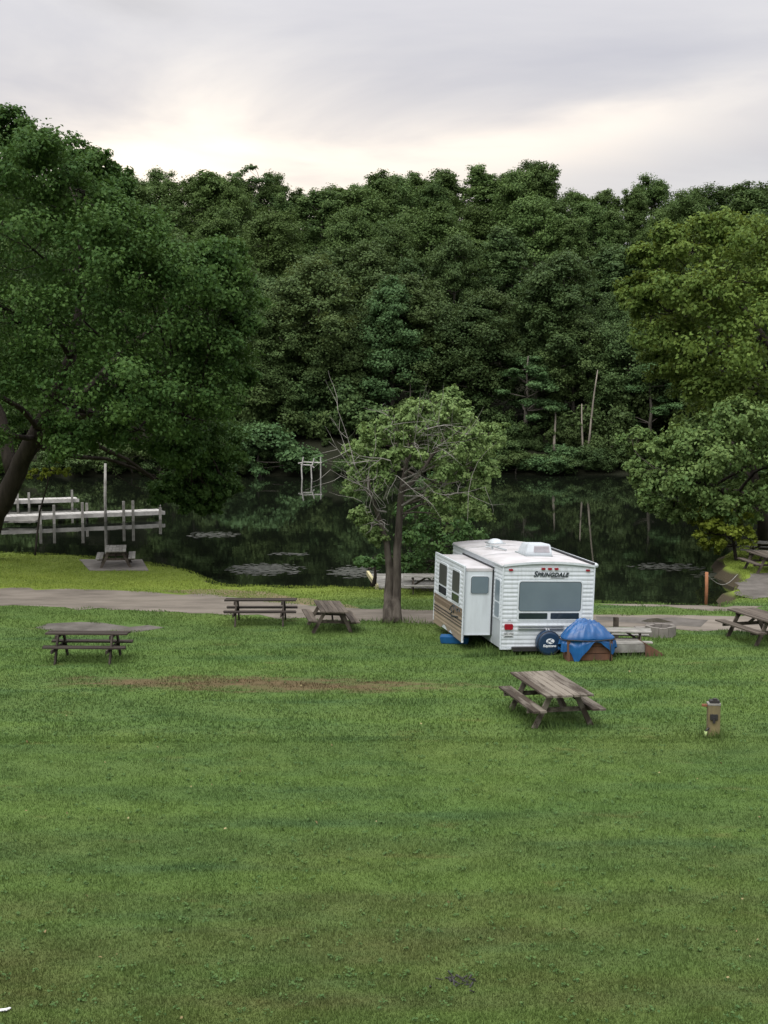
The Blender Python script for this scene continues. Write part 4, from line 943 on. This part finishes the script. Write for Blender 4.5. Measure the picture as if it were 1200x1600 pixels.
dome('roof_vent', 1.05, 4.25, .24, .24, .14, m_white); dome('skylight', 1.95, 3.2, .34, .30, .13, m_roof)
an = MB(); z = rz_(.55); an.tube([(.55, 2.9, z), (.55, 2.9, z+.12)], .03, 6).tube([(.45, 3.15, z+.10), (.55, 2.9, z+.10), (.80, 2.35, z+.05)], .025, 6).tube([(.35, 2.95, z+.06), (.75, 2.85, z+.11)], .02, 5)
an.build('antenna', m_greyp, tr)
aw = MB(); aw.tube([(W+.07, .05, ZT-.02), (W+.07, LT-.3, ZT-.02)], .065, 10); aw.build('awning_roll', m_white, tr, True)
MB().box((W-.06, .02, ZT+.02), (W+.02, LT-.2, ZT+.055)).build('awning_rail_top', m_seal, tr)
MB().box((W+.02, .1, .5), (W+.06, .16, ZT-.05)).build('awning_arm', m_chrome, tr)
# blue tub and blocks below the slide-out
o = MB().add([(0,0,0),(.75,0,0),(.75,.4,0),(0,.4,0),(-.04,-.04,.2),(.79,-.04,.2),(.79,.44,.2),(-.04,.44,.2)], [(3,2,1,0),(0,1,5,4),(1,2,6,5),(2,3,7,6),(3,0,4,7),(4,5,6,7)]).build('blue_tub', m_bluetub, None, False, P(689, 1006), .02); o.rotation_euler = (0, 0, R(-6))
tag(o, 'blue plastic tub on the grass under the slide-out', 'tub')

# ------------------------------------------------------------------ tarp-covered box, steps, ring
tb = P(917, 1029); root = empty('wooden_box', tb, R(4)); tag(root, 'brown wooden box half covered by the blue tarp', 'box')
for i, z in enumerate((0, .19, .38)): MB().box((-.60, -.30, z+.004), (.60, .30, z+.184)).build('side_board', m_wood_brown, root, bevel=.008)
for u in (-.56, .56): MB().box((u-.04, -.33, 0), (u+.04, -.302, .55)).build('corner_batten', m_wood_brown, root)
tm = MB(); n, mrings = 132, 30; vs_ = []
def hem(a):   # how far the sheet hangs at each bearing (a = 0 to the right, -90 deg towards the camera)
    fx = math.cos(a); base_ = .26 + .06*math.sin(3*a+.6) + .05*math.sin(7*a+1.2)
    front = max(0, -math.sin(a))
    base_ += front*(.36*math.exp(-((fx+.50)/.17)**2) + .16*math.exp(-((fx+.85)/.16)**2) + .34*math.exp(-((fx-.80)/.15)**2) - .20*math.exp(-((fx-.20)/.33)**2))
    return max(.07, base_)
for j in range(mrings+1):
    t = j/mrings
    for i in range(n):
        a = 2*math.pi*i/n; sup = (abs(math.cos(a))**3.0+abs(math.sin(a))**3.0)**(-1/3.0)
        def tri(w): w = (w/math.pi) % 2.0; return 1-2*abs(w-1)      # sharp creases
        fold = .55*tri(9*a+1.9*math.sin(2*a+.4))+.40*tri(17*a+2+1.5*math.sin(3*a))+.25*tri(29*a)
        def crumple(u, v):
            w = Vector((u*2.3+3.1, v*3.0, 1.7)); return (1-2.2*abs(nz_.noise(w)))*.6 + (1-2.2*abs(nz_.noise(w*2.3)))*.40 + (1-2.2*abs(nz_.noise(w*4.7)))*.22
        if t < .55:
            q = t/.55; r_ = q*(1+.03*fold*q); u_, v_ = r_*sup*math.cos(a), r_*sup*math.sin(a)
            pk = math.exp(-((u_+.10)/1.05)**4)                      # broad off-centre hump with a shoulder to the right
            z = .57+(.36*pk+.05*math.exp(-((u_+.30)/.25)**2))*(1-q**2.5)+.11*crumple(u_, v_)*(1-q**3)+.05*fold*q**2*(1.3-q)
        else:
            q = (t-.55)/.45; r_ = 1.0+.03*q+.085*fold*(.35+.8*q); z = .57-hem(a)*q+.03*fold*(1-q)+.03*tri(7*a+1)*q
            if q < .3: r_ -= .07*math.sin(q/.3*math.pi)
        vs_.append((.71*sup*r_*math.cos(a), .42*sup*r_*math.sin(a), z))
tm.add(vs_, [(j*n+i, j*n+(i+1)%n, (j+1)*n+(i+1)%n, (j+1)*n+i) for j in range(mrings) for i in range(n)])
to = tm.build('tarp', m_tarp, None, True, tb); to.rotation_euler = (0, 0, R(4)); tag(to, 'crumpled blue tarp tied over the brown box behind the trailer', 'tarp')
rp = [(.725*((abs(math.cos(a))**3+abs(math.sin(a))**3)**(-1/3))*1.0*math.cos(a), .435*((abs(math.cos(a))**3+abs(math.sin(a))**3)**(-1/3))*math.sin(a), .555+.01*math.sin(5*a)) for a in np.linspace(0, 2*math.pi, 49)]
MB().tube(rp, .016, 5, False).build('tie_rope', m_black, to, True)
MB().tube([(.50, -.46, .56), (.52, -.47, .3), (.52, -.46, .02)], .016, 5).build('strap_end', m_black, to, True)
# step platform
sp_ = P(984, 1025); root = empty('step_platform', sp_, R(6)); tag(root, 'low grey plank step platform right of the tarp', 'platform')
for i in range(6): MB().box((-.46, i*.135, .30), (.40, i*.135+.122, .335+random.uniform(0, .006))).build('plank', m_wood_pale, root)
MB().box((-.46, -.03, .10), (.40, -.004, .295)).build('front_board', m_wood_pale, root)
for u in (-.40, .0, .34): MB().box((u-.05, .0, 0), (u+.05, .10, .298)).build('foot', m_wood_dark, root)
for u in (-.40, .34): MB().box((u-.05, .7, 0), (u+.05, .79, .298)).build('foot', m_wood_dark, root)
rp_ = P(1008, 1026); root = MB().add([(0,0,.31),(.5,0,.0),(.5,.65,.0),(0,.65,.31),(0,0,.36),(.53,0,.035),(.53,.65,.035),(0,.65,.36)], [(3,2,1,0),(4,5,6,7),(0,1,5,4),(1,2,6,5),(2,3,7,6),(3,0,4,7)]).build('ramp_board', m_wood_brown, None, False, rp_); root.rotation_euler = (0, 0, R(6))
MB().add([(0,0,0),(.5,0,0),(0,0,.31),(0,.03,0),(.5,.03,0),(0,.03,.31)], [(0,1,2),(5,4,3),(0,3,4,1),(1,4,5,2),(2,5,3,0)]).build('side_board', m_wood_brown, root)
tag(root, 'brown sloping ramp board leaning on the step platform', 'ramp')
# small post behind the tarp
o = MB().box((-.07, -.07, 0), (.07, .07, .62)).build('post', m_wood, None, False, P(962, 998), .01); tag(o, 'short weathered post behind the tarp beside the grey table', 'post')
# concrete fire ring: blocks on a ring
fc = P(1032, 993); root = empty('fire_ring', fc); tag(root, 'low round concrete fire ring on the lawn by the road', 'fire ring')
nb_ = 10; r0, r1 = .27, .37
for i in range(nb_):
    a0, a1 = 2*math.pi*i/nb_+.012, 2*math.pi*(i+1)/nb_-.012; mb = MB(); hh = .28+random.uniform(-.015, .015)
    mb.add([(r*math.cos(a)*1.2, r*math.sin(a)*1.2, z) for z in (0, hh) for r, a in ((r0,a0),(r1,a0),(r1,a1),(r0,a1))], [(3,2,1,0),(4,5,6,7),(0,1,5,4),(1,2,6,5),(2,3,7,6),(3,0,4,7)]); mb.build('block', m_concrete, root)
MB().add([(.33*math.cos(2*math.pi*i/16), .33*math.sin(2*math.pi*i/16), .08) for i in range(16)], [tuple(range(16))]).build('ash', m_gravel2, root)
o = MB().box((-.2, -.15, 0), (.13, .13, .22)).build('concrete_block', m_concrete, None, False, P(1002, 991), .02); tag(o, 'loose concrete block left of the fire ring', 'block')

# ------------------------------------------------------------------ power post, pole, litter
pp = P(1114, 1150); root = empty('power_post', pp, R(-5)); tag(root, 'squat yellowish wooden power post standing in the lawn at the right', 'post')
MB().box((-.125, -.10, -.02), (.125, .10, .66)).build('post', m_post, root, bevel=.008)
MB().box((-.13, -.105, .663), (.13, .105, .70)).build('pale_cap', m_wood_pale, root)
MB().box((-.09, -.09, .70), (.11, .09, .755)).box((-.02, -.05, .755), (.07, .05, .785)).build('outlet_lid', m_black, root, bevel=.008)
ob = MB().box((-.085, -.135, .36), (.07, -.101, .48)).build('outlet_box', m_black, root, bevel=.006); MB().box((-.035, -.150, .30), (.02, -.137, .42)).build('plug', m_black, ob)
MB().box((-.24, -.03, .615), (-.127, .03, .665)).build('orange_socket', m_orange, root, bevel=.006)
MB().tube([(-.10, -.12, .20), (-.17, -.14, .14), (-.16, -.12, .02), (-.12, -.15, -.01)], .018, 6).build('tap_pipe', m_black, root, True)
MB().tube([(-.17, -.14, .13), (-.18, -.15, .02)], .035, 6).build('pale_hose_end', pmat('pale_green_hose', (.35, .45, .18), None, 4, .6), root, True)
g = P(1103, 945); hp = at(1103, 894, g.y).z
tag(MB().tube([(0,0,-.1),(.01,0,.6),(0,0,hp)], .055, 8).build('rust_pole', m_rust, None, True, g), 'thin rusty orange pole at the water edge', 'pole')
e1 = P(1152, 908); top_ = Vector((g.x+.03, g.y, hp-.1)); pts = [top_.lerp(Vector((e1.x, e1.y, .25)), i/10)-Vector((0, 0, .35*math.sin(math.pi*i/10))) for i in range(11)]
tag(MB().tube([p-g for p in pts], .013, 5).build('slack_rope', m_wood_pale, None, True, g), 'slack pale rope from the rusty pole towards the spit', 'rope')
lt = P(4, 1581); mb = MB()
for i in range(3): mb.beam((-.05+.03*i, -.02*i, .02+.008*i), (.06+.01*i, .02*i, .03), .05-.01*i, .01)
tag(mb.build('litter', m_paper, None, False, lt), 'scrap of white litter on the grass at the bottom left corner', 'litter')
dd_ = P(718, 1534); mb = MB()
for i in range(26):
    c_ = Vector((rng.normal()*.12, rng.normal()*.10, .0)); a = rng.uniform(0, 6.28); mb.beam(c_, c_+Vector((math.cos(a)*.09, math.sin(a)*.09, rng.uniform(.01, .05))), .02, .012)
tag(mb.build('dead_clippings', m_black, None, False, dd_), 'small dark clump of dead clippings in the near lawn', None, None, 'stuff')

# ------------------------------------------------------------------ floating scum on the lake
def scum(cx, cy, wpx, hpx, n, label):
    n = int(n*1.3)
    a = P(cx, cy, WATER_Z); sx = wpx/ppm(a.y)/2; y0 = P(cx, cy+hpx/2, WATER_Z).y; y1 = P(cx, cy-hpx/2, WATER_Z).y; sy = (y1-y0)/2; mb = MB()
    for _ in range(n):
        q = rng.normal(size=2)*.46
        if np.hypot(*q) > 1.05: continue
        x, y = a.x+q[0]*sx, a.y+q[1]*sy; r = rng.uniform(.03, .10); k = 6; ph = rng.uniform(0, 6); z = WATER_Z+.004+rng.uniform(0, .012)
        mb.add([(x+r*1.6*rng.uniform(.7, 1.2)*math.cos(ph+2*math.pi*i/k), y+r*rng.uniform(.7, 1.2)*math.sin(ph+2*math.pi*i/k), z) for i in range(k)], [tuple(range(k))])
    tag(mb.build('pond_scum', m_scum), label, None, None, 'stuff')
scum(415, 890, 120, 20, 420, 'grey floating scum off the grass point')
scum(330, 836, 90, 10, 160, 'thin pale scum patch right of the long dock')
scum(552, 893, 80, 20, 260, 'grey scum beside the little lakeside dock')
scum(455, 866, 70, 5, 60, 'faint scum streak on the lake left of the half-bare tree')
scum(1040, 886, 120, 12, 160, 'scum streak on the lake right of the trailer')
scum(1130, 900, 90, 14, 200, 'grey scum by the gravel landing')

# ------------------------------------------------------------------ tell look-alike forest trees apart by their order in the row
same = {}
for o in col.objects:
    if o.parent is None and o.get('group', '') and o.name.split('.')[0] in ('forest_tree', 'shore_shrub', 'undergrowth_shrub'): same.setdefault(o['label'], []).append(o)
ORD = ['first', 'second', 'third', 'fourth', 'fifth', 'sixth', 'seventh', 'eighth', 'ninth', 'tenth', 'eleventh', 'twelfth']
for lab, objs in same.items():
    if len(objs) < 2: continue
    objs.sort(key=lambda o: o.location.x/o.location.y)
    words = {2: ['left one', 'right one'], 3: ['left one', 'middle one', 'right one']}.get(len(objs)) or [w + ' from left' for w in ORD]
    for o, w in zip(objs, words): o['label'] = lab + ', ' + w
